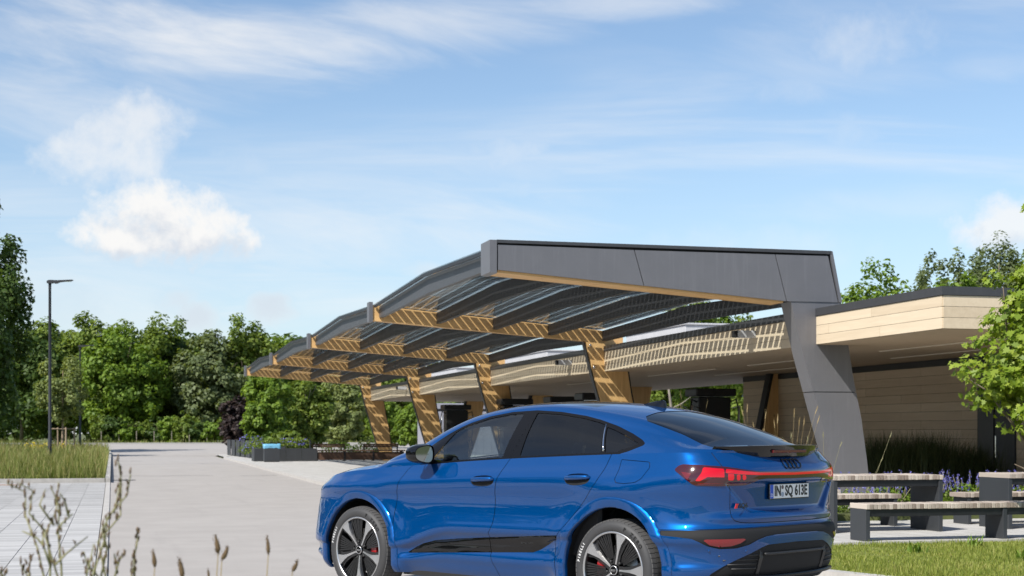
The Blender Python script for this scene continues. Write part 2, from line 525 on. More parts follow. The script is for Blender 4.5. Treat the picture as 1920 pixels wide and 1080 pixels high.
    metal('dark_grey_wall', (.03, .033, .037), .5)
    metal('roof_unit', (.50, .50, .52), .5)
    principled('gap_black', (.008, .008, .009), .8)
    principled('chrome', (.72, .73, .75), .14, 1.)
    principled('bolt', (.6, .6, .62), .3, 1.)
    principled('gravel_roof', (.3, .28, .26), .9)
    principled('light_strip', (.72, .66, .55), .5)
    principled('bag_blue', (.16, .42, .62), .4)
    principled('cell', (.010, .012, .020), .28)
    # clear glass: part transparent, part mirror
    def glass(nm, tint, ior=1.5, extra=0.):
        m = bpy.data.materials.new(nm); m.use_nodes = True
        b = NB(m.node_tree); b.n.clear()
        o = b.new('ShaderNodeOutputMaterial')
        t = b.new('ShaderNodeBsdfTransparent'); t.inputs[0].default_value = (*tint, 1)
        g = b.new('ShaderNodeBsdfGlossy'); g.inputs['Roughness'].default_value = .02
        gg = b.new('ShaderNodeNewGeometry')
        dp = b.new('ShaderNodeVectorMath', operation='DOT_PRODUCT')
        b.l.new(gg.outputs['Incoming'], dp.inputs[0]); b.l.new(gg.outputs['Normal'], dp.inputs[1])
        r0 = ((ior - 1) / (ior + 1)) ** 2
        sch = b.m('ADD', r0, b.m('MULTIPLY', 1 - r0, b.m('POWER', b.m('SUBTRACT', 1., b.m('ABSOLUTE', dp.outputs['Value']), clamp=True), 5.)))
        mx = b.new('ShaderNodeMixShader')
        b.put(mx.inputs[0], b.m('ADD', sch, extra, clamp=True)); b.l.new(t.outputs[0], mx.inputs[1]); b.l.new(g.outputs[0], mx.inputs[2])
        b.l.new(mx.outputs[0], o.inputs[0]); MAT[nm] = m
    glass('roof_glass', (.95, .975, .98))
    glass('car_glass', (.68, .74, .73), 1.52, .10)
    glass('privacy_glass', (.05, .06, .07), 1.52, .045)
    glass('lamp_cover', (.75, .75, .75), 1.5)
    # car
    m, b, p = principled('car_blue', (.0, .078, .33), .32, .38, 1., .003, 0.)
    p.inputs['Coat IOR'].default_value = 1.6
    g = b.new('ShaderNodeNewGeometry')
    fl = b.noise(g.outputs['Position'], 900, 2, .6)
    b.put(p.inputs['Base Color'], b.mix(b.sstep(fl, .35, .7), (.0, .047, .185), (.0, .064, .245)))
    m, b, p = principled('gloss_black', (.004, .004, .005), .2, 0., 1., .01, 0.)
    principled('satin_black', (.018, .018, .019), .5)
    principled('trim_black', (.006, .006, .007), .25, 0., 0., .03, .22)
    m, b, p = principled('rubber', (.04, .04, .042), .62)
    principled('tread', (.075, .074, .075), .75)
    principled('alloy', (.56, .56, .57), .30, .85)
    principled('rim_black', (.012, .012, .013), .3, .2, .4)
    principled('disc_steel', (.25, .25, .25), .4, .9)
    principled('caliper_red', (.35, .012, .015), .35, 0., .6)
    principled('lens_red', (.13, .004, .008), .10, 0., 1., .01)
    principled('lens_dark', (.045, .003, .007), .08, 0., 1., .01)
    principled('lit_red', (.34, .0, .006), .15, 0., .6, .02, .5, (1., .0, .01), .27)
    principled('reflector_red', (.20, .004, .008), .12, 0., 1.)
    principled('plate_white', (.80, .80, .79), .4, 0., .3)
    principled('plate_blue', (.01, .07, .50), .4)
    principled('ink', (.008, .008, .008), .5)
    principled('seal_grey', (.30, .36, .45), .5)
    principled('seal_dark', (.12, .08, .08), .5)
    principled('badge_red', (.60, .012, .02), .3, 0., .5)
    principled('tyre_white', (.62, .62, .62), .7)
    principled('headlamp_silver', (.7, .72, .75), .12, .9)
    principled('cabin_dark', (.018, .018, .02), .7)
    principled('cabin_seat', (.03, .03, .033), .6)
    principled('cabin_pale', (.42, .38, .33), .8)
    principled('mirror_glass', (.30, .33, .33), .02, 1.)


make_materials()

# ---------------------------------------------------------------- ground, roads, paving
def sheet(name, s0, s1, t0, t1, dz, mat, ds=4., nt=1):
    """ground sheet following the gentle rise; t0, t1 may be functions of s"""
    f0 = t0 if callable(t0) else (lambda s: t0)
    f1 = t1 if callable(t1) else (lambda s: t1)
    n = max(1, int(math.ceil((s1 - s0) / ds)))
    V = []; F = []
    for i in range(n + 1):
        s = s0 + (s1 - s0) * i / n
        a, b = f0(s), f1(s)
        for j in range(nt + 1):
            V.append(W(s, a + (b - a) * j / nt, float(zg(s)) + dz))
    for i in range(n):
        for j in range(nt):
            k = i * (nt + 1) + j
            F.append((k, k + 1, k + nt + 2, k + nt + 1))
    o = obj(name, V, F, MAT[mat])
    tag(o, kind='structure')
    return o


def kerb_t(s): return 5.5 + max(0, s - 41) * .011


def bed_t(s):
    u = max(0., (s - 100) / 17.5)
    return -.19 - 3.0 * u ** 3


sheet('ground', -300, 160, -1500, 1500, -.06, 'earth', 20)
sheet('ground', 160, 3500, -2500, 2500, -.06, 'earth', 800)
sheet('road', -60, 100, -.04, kerb_t, 0., 'asphalt', 4)
sheet('road', 96, 138, -120, 120, .006, 'asphalt', 3)
sheet('forecourt', -60, 17.05, lambda s: kerb_t(s) + .001, 60, .0, 'asphalt', 8)
sheet('forecourt', 13.25, 19, lambda s: kerb_t(s) + .001, 6.2, .004, 'asphalt', 2)
sheet('paving', 17.05, 98, lambda s: max(kerb_t(s) + .13, 6.1 if s < 18.9 else 0), 40, .07, 'paver_pale', 4)
LA, LB = Vector((2.56, 15.57)), Vector((5.9, 10.27))      # lawn edge, running towards the camera
def st_of(p): return (-SP * p.x + CP * p.y, CP * p.x + SP * p.y)
tag(obj('lawn_ground', [(LA.x, LA.y, .05), (LB.x, LB.y, .05), (40, LB.y, .05), W(17.05, 45, .05), W(17.05, st_of(LA)[1], .05)], [(0, 1, 2, 3, 4)], MAT['lawn_soil']), kind='structure')
sheet('verge', -12, 7.5, -30, 3.0, .03, 'lawn_soil', 4)
sheet('meadow_ground', 45.33, 117.5, -60, bed_t, .10, 'earth', 1.5)
sheet('verge', 138.3, 160, -140, 140, .05, 'lawn_soil', 4)

# kerbs
def kerb_run(name, pts, w, h, mat='kerb_stone', base=0.):
    """a run of kerb along (s,t) points, thickness to the left of travel"""
    mb = MB()
    for (s0, t0), (s1, t1) in zip(pts[:-1], pts[1:]):
        d = Vector((t1 - t0, s1 - s0)).normalized(); nrm = Vector((-d.y, d.x)) * w
        q = []
        for s, t in ((s0, t0), (s1, t1)):
            for k in (0, 1):
                tt, ss = t + nrm.x * k, s + nrm.y * k
                z = float(zg(ss)) + base
                q += [W(ss, tt, z - .1), W(ss, tt, z + h)]
        mb.add(q, [(1, 3, 7, 5), (0, 4, 5, 1), (2, 3, 7, 6), (0, 1, 3, 2), (4, 6, 7, 5)])
    return tag(mb.build(name, MAT[mat]), kind='structure')


kerb_run('kerb', [(s, kerb_t(s) + .13) for s in np.linspace(18, 87, 24)] + [(91, 6.6), (94, 7.6), (96.5, 9.2), (98, 12), (98.2, 40)], .13, .08)
kerb_run('kerb', [(138.15, 120), (138.15, -120)], -.18, .12)
kerb_run('kerb', [(45.2, -60), (45.2, -.2)], .13, .13)
kerb_run('kerb', [(s, bed_t(s) + .01) for s in np.linspace(45.2, 117.5, 40)] + [(118.6, -5), (119.3, -8), (119.5, -60)], -.13, .13)
kerb_run('kerb', [st_of(LA), st_of(LB)], .16, .075)
kerb_run('kerb', [(17.05, 6.1), (17.05, 45)], -.07, .085)

# parking bay of long stone pavers beside the road; each paver in view is a piece of its own
paving = sheet('paving', 6, 45.2, -14, -.165, -.012, 'joint_sand', 6)
PW, PD = .45, .165
vis = []; rest = []
pm = MB().bbox(-PW / 2 + .003, PW / 2 - .003, -PD / 2 + .002, PD / 2 - .002, -.05, .0, .003).mesh('paver', MAT['paver'])
for j in range(int((45.15 - 6) / PD)):
    s = 6 + PD * (j + .5)
    for i in range(30):
        t = -.17 - PW * (i + .5)
        p = W(s, t)
        x = 960 + FPX * p.x / p.y; y = HORIZ + FPX * CAMH / p.y
        (vis if (-20 < x < 260 and y < 1090) else rest).append((s, t))
rp = random.Random(3)
for k, (s, t) in enumerate(vis):
    if k < 300:
        o = link('paver', pm, paving, W(s, t, .012 + rp.uniform(-.002, .002)), PHI)
    else: rest.append((s, t))
mb = MB()
a = (PW / 2 - .003, PD / 2 - .002)
for s, t in rest:
    z = .012 + rp.uniform(-.002, .002)
    mb.add([W(s + e * a[1], t + d * a[0], z) for d, e in ((-1, -1), (1, -1), (1, 1), (-1, 1))], [(0, 1, 2, 3)])
# distant pavers of the same bay, joined
m2 = MAT['paver'].copy(); m2.name = 'paver_field'; MAT['paver_field'] = m2
nb = NB(m2.node_tree)
oi = [n for n in m2.node_tree.nodes if n.type == 'OBJECT_INFO'][0]
gi = nb.new('ShaderNodeNewGeometry')
for l in list(oi.outputs['Random'].links):
    nb.l.new(gi.outputs['Random Per Island'], l.to_socket)
tag(mb.build('paver_field', m2, paving), kind='stuff')
for t in (-3.95, -2.72):
    obj('marker_paver', *(lambda q: (q.V, q.F))(MB().bbox(-.20, .20, -.2, .2, -.02, .006)), MAT['rust_stone'], paving, loc=W(43.6, t, .012), rz=PHI)
km = MB().bbox(-.058, .058, -.495, .495, -.1, 0, .006).mesh('kerb_stone', MAT['kerb_stone'])
flush = tag(obj('kerb', *(lambda q: (q.V, q.F))(MB().box(-.062, .062, -19.6, 19.6, -.12, .0)), MAT['joint_sand'], loc=W(25.6, -.102, 0), rz=PHI), kind='structure')
for k in range(39):
    link('kerb_stone', km, flush, (0, -19.1 + k, .02))

# sealed joints, a drain cover and tyre marks in the asphalt
def ribbon(name, pts, w, mat, dz=.005):
    V = []; F = []
    for i, (s_, t_) in enumerate(pts):
        a_, b_ = pts[max(i - 1, 0)], pts[min(i + 1, len(pts) - 1)]
        d_ = Vector((b_[0] - a_[0], b_[1] - a_[1])).normalized()
        for k in (-1, 1): V.append(W(s_ - k * d_.y * w / 2, t_ + k * d_.x * w / 2, float(zg(s_)) + dz))
        if i: F.append((2 * i - 2, 2 * i - 1, 2 * i + 1, 2 * i))
    return tag(obj(name, V, F, MAT[mat]), kind='structure')
principled('seam_tar', (.15, .145, .14), .8)
principled('tyre_mark', (.255, .243, .235), .85)
ribbon('asphalt_seam', [(52 + .2 * math.sin(k), -.03 + .33 * k) for k in range(11)], .10, 'seam_tar')
ribbon('asphalt_seam', [(80 + .3 * math.sin(k * 1.7), -.03 + .3 * k) for k in range(6)], .22, 'seam_tar')
ribbon('asphalt_seam', [(51.5, 4.1), (51.4, 4.6), (51.6, 5.3)], .12, 'seam_tar')
cover = tag(MB().lathe([(0, .004), (.28, .004), (.30, .010), (.34, .010), (.345, .0)], 'z', 28).build('drain_cover', MAT['dark_steel'], None, False, W(47.5, .35, .0)), 'round dark metal drain cover in the road near the meadow kerb', 'drain cover')

# ---------------------------------------------------------------- solar canopy
S0, DB = 25.8, 12.5
GT = [6.55 + 1.47 * k for k in range(5)]         # girder lines
def zglass(t): return 4.63 - .085 * (t - 6.36)
RISE = .16
canopy = empty('solar_canopy', W(S0, 12.9, 0), PHI)
tag(canopy, 'long solar canopy with glulam frames, dark girders and see-through photovoltaic glass roof', 'canopy')
def L(t, s, z): return (t - 12.9, s - S0, z)

colpoly = [(11.92, 3.86), (12.19, 2.80), (12.36, 2.23), (12.74, .94), (13.02, 0.), (13.56, 0.), (13.45, .94), (13.34, 1.68), (13.17, 2.46), (13.08, 3.02), (12.92, 3.86)]
def cutpoly(poly, z0, z1):
    """part of a polygon between two heights"""
    out = []
    for (za, keep) in ((z0, lambda z: z >= z0), (z1, lambda z: z <= z1)):
        res = []
        for i in range(len(poly)):
            a, b = poly[i], poly[(i + 1) % len(poly)]
            if keep(a[1]): res.append(a)
            if keep(a[1]) != keep(b[1]):
                u = (za - a[1]) / (b[1] - a[1]); res.append((a[0] + u * (b[0] - a[0]), za))
        poly = res
    return poly

def loc_poly(poly): return [(t - 12.9, z) for t, z in poly]

# end frame, clad in grey sheet panels
core = [(6.36, 4.70), (6.36, 4.24), (11.80, 3.82), (12.86, 3.82), (12.66, 4.70)]
MB().prism(loc_poly(core), 'y', .03, .62).build('beam', MAT['gap_black'], canopy)
cuts = [((6.44, 4.66), (6.44, 4.225)), ((8.93, 4.64), (9.11, 4.015)), ((11.62, 4.64), (11.845, 3.80)), ((12.67, 4.645), (12.87, 3.80))]
for (a, b), (c, d) in zip(cuts[:-1], cuts[1:]):
    g = .007
    MB().prism(loc_poly([(a[0] + g, a[1]), (b[0] + g, b[1]), (d[0] - g, d[1]), (c[0] - g, c[1])]), 'y', -.015, .03).build('cladding_panel', MAT['clad_grey'], canopy)
MB().prism(loc_poly([(6.30, 4.74), (6.30, 4.18), (6.425, 4.165), (6.425, 4.74)]), 'y', -.03, .64).build('beam_end_cap', MAT['clad_grey'], canopy)
MB().prism(loc_poly([(6.428, 4.745), (6.428, 4.69), (12.72, 4.675), (12.72, 4.735)]), 'y', -.035, .64).build('coping', MAT['cap_grey'], canopy)
MB().prism(loc_poly([(12.69, 4.73), (12.88, 3.80), (12.94, 3.80), (12.75, 4.73)]), 'y', -.03, .64).build('beam_end_cap', MAT['clad_grey'], canopy)
MB().prism(loc_poly([(6.45, 4.235), (6.45, 4.18), (11.80, 3.775), (11.80, 3.83)]), 'y', .035, .60).build('timber_lining', MAT['glulam'], canopy)
for z0, z1 in ((2.165, 3.80), (0, 2.15)):
    MB().prism(loc_poly(cutpoly(colpoly, z0, z1)), 'y', 0., .44).build('column_cladding', MAT['clad_grey'], canopy)
MB().prism(loc_poly([(p[0] + (.02 if i < 5 else -.02), min(p[1], 3.84)) for i, p in enumerate(colpoly)]), 'y', .02, .42).build('column', MAT['gap_black'], canopy)

# glulam frames
bpoly = [(6.34, 4.62), (6.34, 4.235), (11.75, 3.815), (12.95, 3.72), (12.95, 4.02), (12.2, 4.10)]
beam_me = MB().prism(loc_poly(bpoly), 'y', 0., .28).mesh('beam', MAT['glulam'])
col_me = MB().prism(loc_poly(cutpoly(colpoly, 0, 3.80)), 'y', -.004, .284).mesh('column', MAT['glulam_column'])
cap_me = MB().prism(loc_poly([(6.24, 4.70), (6.24, 4.20), (6.335, 4.19), (6.335, 4.70)]), 'y', -.03, .31).mesh('beam_end_cap', MAT['clad_grey'])
strip = [colpoly[i] for i in range(5, 11)]
e1 = MB().prism(loc_poly([(p[0] + .002, p[1]) for p in strip if p[1] < 3.5] + [(p[0] + .035, p[1]) for p in strip[::-1] if p[1] < 3.5]), 'y', -.012, .29).mesh('edge_plate', MAT['black_metal'])
stripl = colpoly[0:5]
e2 = MB().prism(loc_poly([(p[0] - .002, p[1] * .98) for p in stripl] + [(p[0] - .02, p[1] * .98) for p in stripl[::-1]]), 'y', .06, .28).mesh('edge_plate', MAT['dark_steel'])
bolt_me = MB().lathe([(0., -.03), (.028, -.03), (.034, -.018), (.034, 0.)], 'y', 12).mesh('bolt', MAT['bolt'], True)
for i in range(1, 5):
    y = i * DB
    for nm, me in (('beam', beam_me), ('column', col_me), ('beam_end_cap', cap_me), ('edge_plate', e1), ('edge_plate', e2)):
        link(nm, me, canopy, (0, y, 0))
    for t, z in ((12.05, 3.70), (12.16, 3.12)):
        link('bolt', bolt_me, canopy, (t - 12.9, y, z))

# girders, cranked at mid bay
ya, yb = .45, DB - .01
def girder(gt, bay):
    ym = DB / 2
    y0 = .63 if bay == 0 else .30
    zt, w = zglass(gt) - .035, .055
    def P(y): return zt + RISE * (1 - abs(y - ym) / ym)
    poly = [(y0, P(y0)), (ym, P(ym)), (DB - .015, P(DB - .015)), (DB - .015, P(DB) - .27), (ym, P(ym) - .36), (y0, P(y0) - .28)]
    return MB().prism(poly, 'x', gt - 12.9 - w, gt - 12.9 + w)
gm = {}
for bay in range(4):
    for k, gt in enumerate(GT):
        key = (k, bay == 0)
        if key not in gm: gm[key] = girder(gt, bay).mesh('girder', MAT['girder_grey' if k == 0 else 'dark_steel'])
        link('girder', gm[key], canopy, (0, bay * DB, 0))

# photovoltaic glass: a clear pane with rows of opaque cells
nP = 3
LP = DB / 2 / nP
pane = {}; cells = {}
def slope_z(y, up): return RISE * (y / (DB / 2)) * (1 if up else -1)
for up in (True, False):
    for edge in (False, True):
        x0 = -.73 if not edge else -.92; x1 = .735
        mb = MB()
        y0, y1 = .006, LP - .006
        v = []
        for x, y in ((x0, y0), (x1, y0), (x1, y1), (x0, y1)):
            v.append((x, y, -.085 * x + slope_z(y, up)))
        mb.add(v, [(0, 1, 2, 3)])
        mb.add([(q[0], q[1], q[2] + .016) for q in v], [(0, 1, 2, 3)])
        pane[up, edge] = mb.mesh('glass_panel', MAT['roof_glass'])
    mb = MB()
    for i in range(6):
        for j in range(8):
            cx, cy = -.5875 + .235 * i, LP * (j + .5) / 8
            hx, hy = .096, .095
            q = [(cx + a * hx, cy + b * hy, -.085 * (cx + a * hx) + slope_z(cy + b * hy, up) + .006) for a, b in ((-1, -1), (1, -1), (1, 1), (-1, 1))]
            mb.add(q, [(0, 1, 2, 3)])
            mb.add([(x, y, z + .004) for x, y, z in q], [(0, 1, 2, 3)])
    cells[up] = mb.mesh('solar_cells', MAT['cell'])
for bay in range(4):
    for half in range(2):
        up = half == 0
        for n in range(nP):
            yy = half * DB / 2 + n * LP
            z0 = RISE * (n / nP) if up else RISE * (1 - n / nP)
            for k in range(4):
                tc = GT[k] + .735
                g = link('glass_panel', pane[up, k == 0], canopy, (tc - 12.9, bay * DB + yy + (.0), zglass(tc) + z0))
                c = link('solar_cells', cells[up], g)
                c['kind'] = 'stuff'
# grey upstand along the outer edge of the glass
for bay in range(4):
    y0 = .64 if bay == 0 else .31
    ym = DB / 2
    def P(y): return zglass(6.36) + RISE * (1 - abs(y - ym) / ym)
    poly = [(y0, P(y0) - .012), (ym, P(ym) - .012), (DB - .03, P(DB) - .012), (DB - .03, P(DB) - .075), (ym, P(ym) - .075), (y0, P(y0) - .075)]
    MB().prism([(y + bay * DB, z) for y, z in poly], 'x', 6.37 - 12.9, 6.41 - 12.9).build('edge_rail', MAT['dark_steel'], canopy)

# ---------------------------------------------------------------- pavilion
TF, SF = 12.45, 21.4
pav = empty('pavilion', W(SF, TF, .07), PHI)
tag(pav, 'flat roofed pavilion with pale horizontal timber boards and dark roof edge behind the canopy', 'building')
def Q(t, s): return t - TF, s - SF
Z0 = -.07
def pbox(name, t0, t1, s0, s1, z0, z1, mat, parent=pav, bev=0):
    mb = MB()
    (mb.bbox if bev else mb.box)(*sum(zip(Q(t0, s0), Q(t1, s1)), ()), z0 + Z0, z1 + Z0)
    return mb.build(name, MAT[mat], parent)
pbox('roof', TF + .06, 19.8, SF + .06, 77, 3.06, 3.62, 'gravel_roof')
pbox('roof', 19.85, 32, SF + .06, 41, 3.06, 3.62, 'gravel_roof')
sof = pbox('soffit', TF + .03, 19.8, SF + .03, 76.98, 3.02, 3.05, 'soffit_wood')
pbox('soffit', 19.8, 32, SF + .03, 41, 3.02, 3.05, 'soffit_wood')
for t, s0, s1 in ((14.6, 23, 27.5), (16.2, 24.5, 30), (14.6, 29, 34), (14.6, 36, 41), (16.2, 33, 40), (14.6, 44, 49), (14.6, 56, 61)):
    pbox('light_strip', t, t + .05, s0, s1, 3.005, 3.03, 'light_strip')
def capstrip(a, b):
    pbox('roof_edge', *a, *b, 3.545, 3.68, 'cap_grey')
capstrip((TF - .03, TF + .35), (SF - .03, 77.02))
pbox('roof_edge', TF + .35, 32, SF - .03, SF + .3, 3.545, 3.68, 'cap_grey')
# fascia boards
unit = {}
def board(parent, t0, t1, s0, s1, z0, z1, mat, name='board'):
    """one board, a shared bevelled block scaled to its size"""
    if mat not in unit: unit[mat] = MB().bbox(-.5, .5, -.5, .5, -.5, .5, .012).mesh('board', MAT[mat])
    a, b = Q(t0, s0), Q(t1, s1)
    return link(name, unit[mat], parent, ((a[0] + b[0]) / 2, (a[1] + b[1]) / 2, (z0 + z1) / 2 + Z0), 0, (abs(b[0] - a[0]), abs(b[1] - a[1]), z1 - z0))
fas = pbox('fascia', TF + .015, TF + .06, SF + .02, 77, 3.03, 3.545, 'gap_black')
fas2 = pbox('fascia', TF + .06, 31.9, SF + .015, SF + .055, 3.03, 3.545, 'gap_black')
rb = random.Random(12)
H3 = .172
for c in range(3):
    z0 = 3.025 + c * H3
    s = SF
    first = [2.0, 3.9, 2.3][c]
    while s < 76.9:
        l = first if s == SF else 3.9
        e = min(s + l, 77)
        board(pav, TF - .012, TF + .013, s + .004, e - .004, z0 + .003, z0 + H3 - .003, 'fascia_wood')
        s = e
    t = TF
    while t < 31:
        e = t + [3.9, 3.1, 3.9][c]
        board(pav, t + .004, e - .004, SF - .012, SF + .013, z0 + .003, z0 + H3 - .003, 'fascia_wood')
        t = e
# rear wall with its boards, door and dark head strip
TW = 17.5
pbox('wall', TW + .02, TW + .30, 20.5, 41, .0, 3.02, 'gap_black')
pbox('wall', TW + .30, 31.9, 40.7, 41, .0, 3.02, 'dark_grey_wall')
pbox('wall_head', TW - .02, TW + .05, 20.5, 41.02, 2.875, 3.015, 'black_metal')
NC = 14; HC = (2.87 - .10) / NC
for c in range(NC):
    z0 = .10 + c * HC
    s = 41.0 - [1.3, 2.2][c % 2]
    e = 41.0
    while e > 20.6:
        s = max(s, 20.5)
        for a, b in (((max(s, 28.62)), e), (s, min(e, 27.25))):
            if b - a > .05 and not (a < 28.6 and b > 27.3):
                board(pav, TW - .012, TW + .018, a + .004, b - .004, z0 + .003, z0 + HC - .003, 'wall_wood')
        e = s; s = e - 2.6
pbox('door_frame', TW - .06, TW + .1, 28.0, 28.60, .0, 2.87, 'black_metal')
dr = pbox('door', TW - .04, TW + .06, 27.27, 27.98, .02, 2.87, 'dark_grey_wall')
pbox('handle', TW - .09, TW - .04, 27.86, 27.89, .9, 1.35, 'chrome', dr)
# inner leaning glulam posts
mir = [(17.75 + (12.9 - 0) * 0, 0)]
ipoly = [(17.35, 3.02), (17.05, 1.6), (16.75, 0.), (17.45, 0.), (18.0, 1.6), (18.25, 3.02)]
for i, s in enumerate((38.6, 50.8, 63.3, 75.8)):
    mb = MB().prism([(t - TF, z + Z0) for t, z in ipoly], 'y', s - SF, s - SF + .3)
    c = mb.build('post', MAT['glulam_column'], pav)
    MB().prism([(t - TF + d, z + Z0) for t, z, d in [(*ipoly[k], e) for k, e in ((0, -.003), (1, -.003), (2, -.003), (2, -.09), (1, -.09), (0, -.09))]], 'y', s - SF - .01, s - SF + .31).build('edge_plate', MAT['black_metal'], c)
# floodlights on the fascia
for k, s in enumerate((28.6, 41.3, 66.2)):
    f = empty('floodlight', W(s, TF, 3.36), PHI)
    tag(f, ['grey box floodlight on the fascia nearest the grey column', 'small floodlight on the fascia beside the first glulam column', 'tiny floodlight on the fascia far along the canopy'][k], 'floodlight', 'fascia floodlights')
    MB().bbox(-.40, -.012, -.09, .09, -.05, .09, .01).build('housing', MAT['roof_unit'], f)
    MB().bbox(-.46, -.402, -.085, .085, -.045, .085, .005).build('lens', MAT['gap_black'], f)
# rooftop units
for k, (s0, s1) in enumerate(((30.0, 31.2), (37.8, 42.6), (51, 57), (65.5, 75))):
    u = empty('rooftop_unit', W((s0 + s1) / 2, 15.2, 3.62), PHI)
    tag(u, ['low grey ventilation box on the pavilion roof beside the grey end frame', 'pale rooftop box seen between the canopy and roof edge, nearest bay', 'pale rooftop box in the middle gap under the canopy', 'long white rooftop box farthest along the pavilion roof'][k], 'roof unit', 'rooftop units')
    h = .62 if k else .25
    l = (s1 - s0) / 2
    MB().bbox(-.7, .7, -l, l, 0, h, .01).build('casing', MAT['roof_unit'], u)
    MB().bbox(-.74, .74, -l - .04, l + .04, h + .001, h + .05, .008).build('lid', MAT['cap_grey' if not k else 'roof_unit'], u)

# ---------------------------------------------------------------- vegetation
def unitv(v): return v / (np.linalg.norm(v, axis=1, keepdims=True) + 1e-9)


def leaf_quads(C, N, size, r, fold=.25, aspect=.62):
    """diamond leaves at C facing N"""
    n = len(C)
    a = unitv(np.cross(N, r.normal(size=(n, 3))))
    b = np.cross(N, a)
    s = np.asarray(size).reshape(-1, 1) * np.ones((n, 1))
    V = np.empty((n, 4, 3))
    V[:, 0] = C - a * s; V[:, 1] = C + b * s * aspect + N * s * fold
    V[:, 2] = C + a * s; V[:, 3] = C - b * s * aspect + N * s * fold
    return V.reshape(-1, 3), np.arange(4 * n).reshape(-1, 4)


def crown_points(r, n, nclump, rad, clump=.22, bottom=-1., hollow=.45):
    """points in leafy clumps through an uneven ellipsoid; returns points and outward normals"""
    d = unitv(r.normal(size=(nclump, 3)))
    d[:, 2] = np.where(d[:, 2] < bottom, -d[:, 2] * .5, d[:, 2])
    rr = hollow + (1 - hollow) * r.random(nclump) ** .55
    lump = 1 + .15 * np.sin(d[:, 0] * 5 + r.random() * 6) * np.sin(d[:, 1] * 4 + r.random() * 6) + .07 * r.normal(size=nclump)
    cc = d * (rr * lump)[:, None]
    cr = clump * (.55 + .9 * r.random(nclump))
    k = r.choice(nclump, n, p=cr ** 2 / np.sum(cr ** 2))
    dd = unitv(r.normal(size=(n, 3)))
    q = dd * (cr[k] * (.25 + .75 * r.random(n) ** .5))[:, None]
    q[:, 2] *= .72
    P = (cc[k] + q) * np.asarray(rad)
    N = unitv(dd * .7 + cc[k] * .35 + np.array([0, 0, .55]) + .5 * r.normal(size=(n, 3)))
    return P, N


def limbs(mb, r, h, r0, top, rad, n=9, lean=(0, 0)):
    """tapered trunk and limbs"""
    pts = []; x = y = 0.
    for i in range(6):
        u = i / 5
        x += r.normal() * .03 * h / 5 + lean[0] * h / 5; y += r.normal() * .03 * h / 5 + lean[1] * h / 5
        pts.append((x, y, -.15 + u * (h * .86 + .15)))
    mb.tube(pts, [r0 * (1 - .86 * i / 5) for i in range(6)], 8)
    for k in range(n):
        u = .30 + .55 * r.random()
        i = min(4, int(u * 5)); f = u * 5 - i
        p = Vector(pts[i]).lerp(Vector(pts[i + 1]), f)
        a = r.random() * 6.28
        l = (.45 + .5 * r.random()) * rad
        q = p + Vector((math.cos(a) * l, math.sin(a) * l, l * (.35 + .6 * r.random())))
        m = p.lerp(q, .5) + Vector((0, 0, -.06 * l))
        rr = r0 * (1 - .86 * u) * .55
        mb.tube([p, m, q], [rr, rr * .7, rr * .25], 5)


def tree(name, label, loc, h, rad, mat, leaf, n, seed, trunk=.16, base=.25, nclump=60, clump=.24, bark='bark', cat='tree', group=None, hollow=.45, lean=(0, 0), rz=None):
    """tapered trunk with limbs and a clumpy crown from base*h to h"""
    r = np.random.default_rng(seed)
    o = empty(name, loc)
    mb = MB()
    limbs(mb, r, h, trunk, h, rad, 10, lean)
    mb.build('trunk', MAT[bark], o, True)
    cz = h * (1 + base) / 2; rzz = h * (1 - base) / 2
    P, N = crown_points(r, n, nclump, (rad, rad, rzz), clump, hollow=hollow)
    P[:, 2] += cz
    P[:, 2] = np.maximum(P[:, 2], .1)
    V, F = leaf_quads(P, N, leaf * (.6 + .8 * r.random(n)), r)
    obj('crown', V, F, MAT[mat], o)
    tag(o, label, cat, group)
    return o


def at(px, Z, s_ground=True):
    X = (px - 960) / FPX * Z
    p = Vector((X, Z, 0)); p.z = zgw(p)
    return p


def hgt(py, Z, z0=0.): return CAMH + (HORIZ - py) / FPX * Z - z0


# woodland behind the far road
wood = [  # px, Z, top py, radius px, material, words
    (-40, 100, 392, 66, 'leaf_dark', 'tall dark tree rising at the left edge above the other trees'),
    (42, 150, 590, 70, 'leaf_dark', 'dark broad tree right beside the tall tree at the left edge'),
    (108, 152, 586, 64, 'leaf_mid', 'woodland tree whose top stands behind the near street lamp'),
    (172, 150, 600, 52, 'leaf_mid', 'woodland tree directly behind the far street lamp'),
    (228, 147, 612, 56, 'leaf_bright', 'yellow green woodland tree just right of the far street lamp'),
    (296, 153, 584, 62, 'leaf_mid', 'rounded woodland tree, the highest between lamp and canopy'),
    (352, 157, 618, 50, 'leaf_dark', 'dark woodland tree right of the rounded high one'),
    (404, 150, 628, 54, 'leaf_grey', 'grey green woodland tree with loose crown left of the canopy'),
    (456, 152, 602, 56, 'leaf_mid', 'woodland tree just left of the farthest canopy tip'),
    (514, 156, 632, 54, 'leaf_bright', 'woodland tree rising right behind the farthest canopy tip'),
    (570, 160, 668, 60, 'leaf_mid', 'woodland tree seen under the farthest canopy bay'),
    (648, 160, 690, 64, 'leaf_grey', 'pale grey green tree left of the farthest timber column'),
    (745, 156, 700, 60, 'leaf_mid', 'tree seen between the two farthest timber columns'),
]
for k, (px, Z, py, rp_, mt, lab) in enumerate(wood):
    p = at(px, Z)
    tree('woodland_tree', lab, p, hgt(py, Z, p.z) , rp_ / FPX * Z * 1.4, mt, .20 if Z > 120 else .17, 15000 if k else 18000, 100 + k, .2, .04, 150, .20, group='woodland trees', hollow=.25)
back = MB()
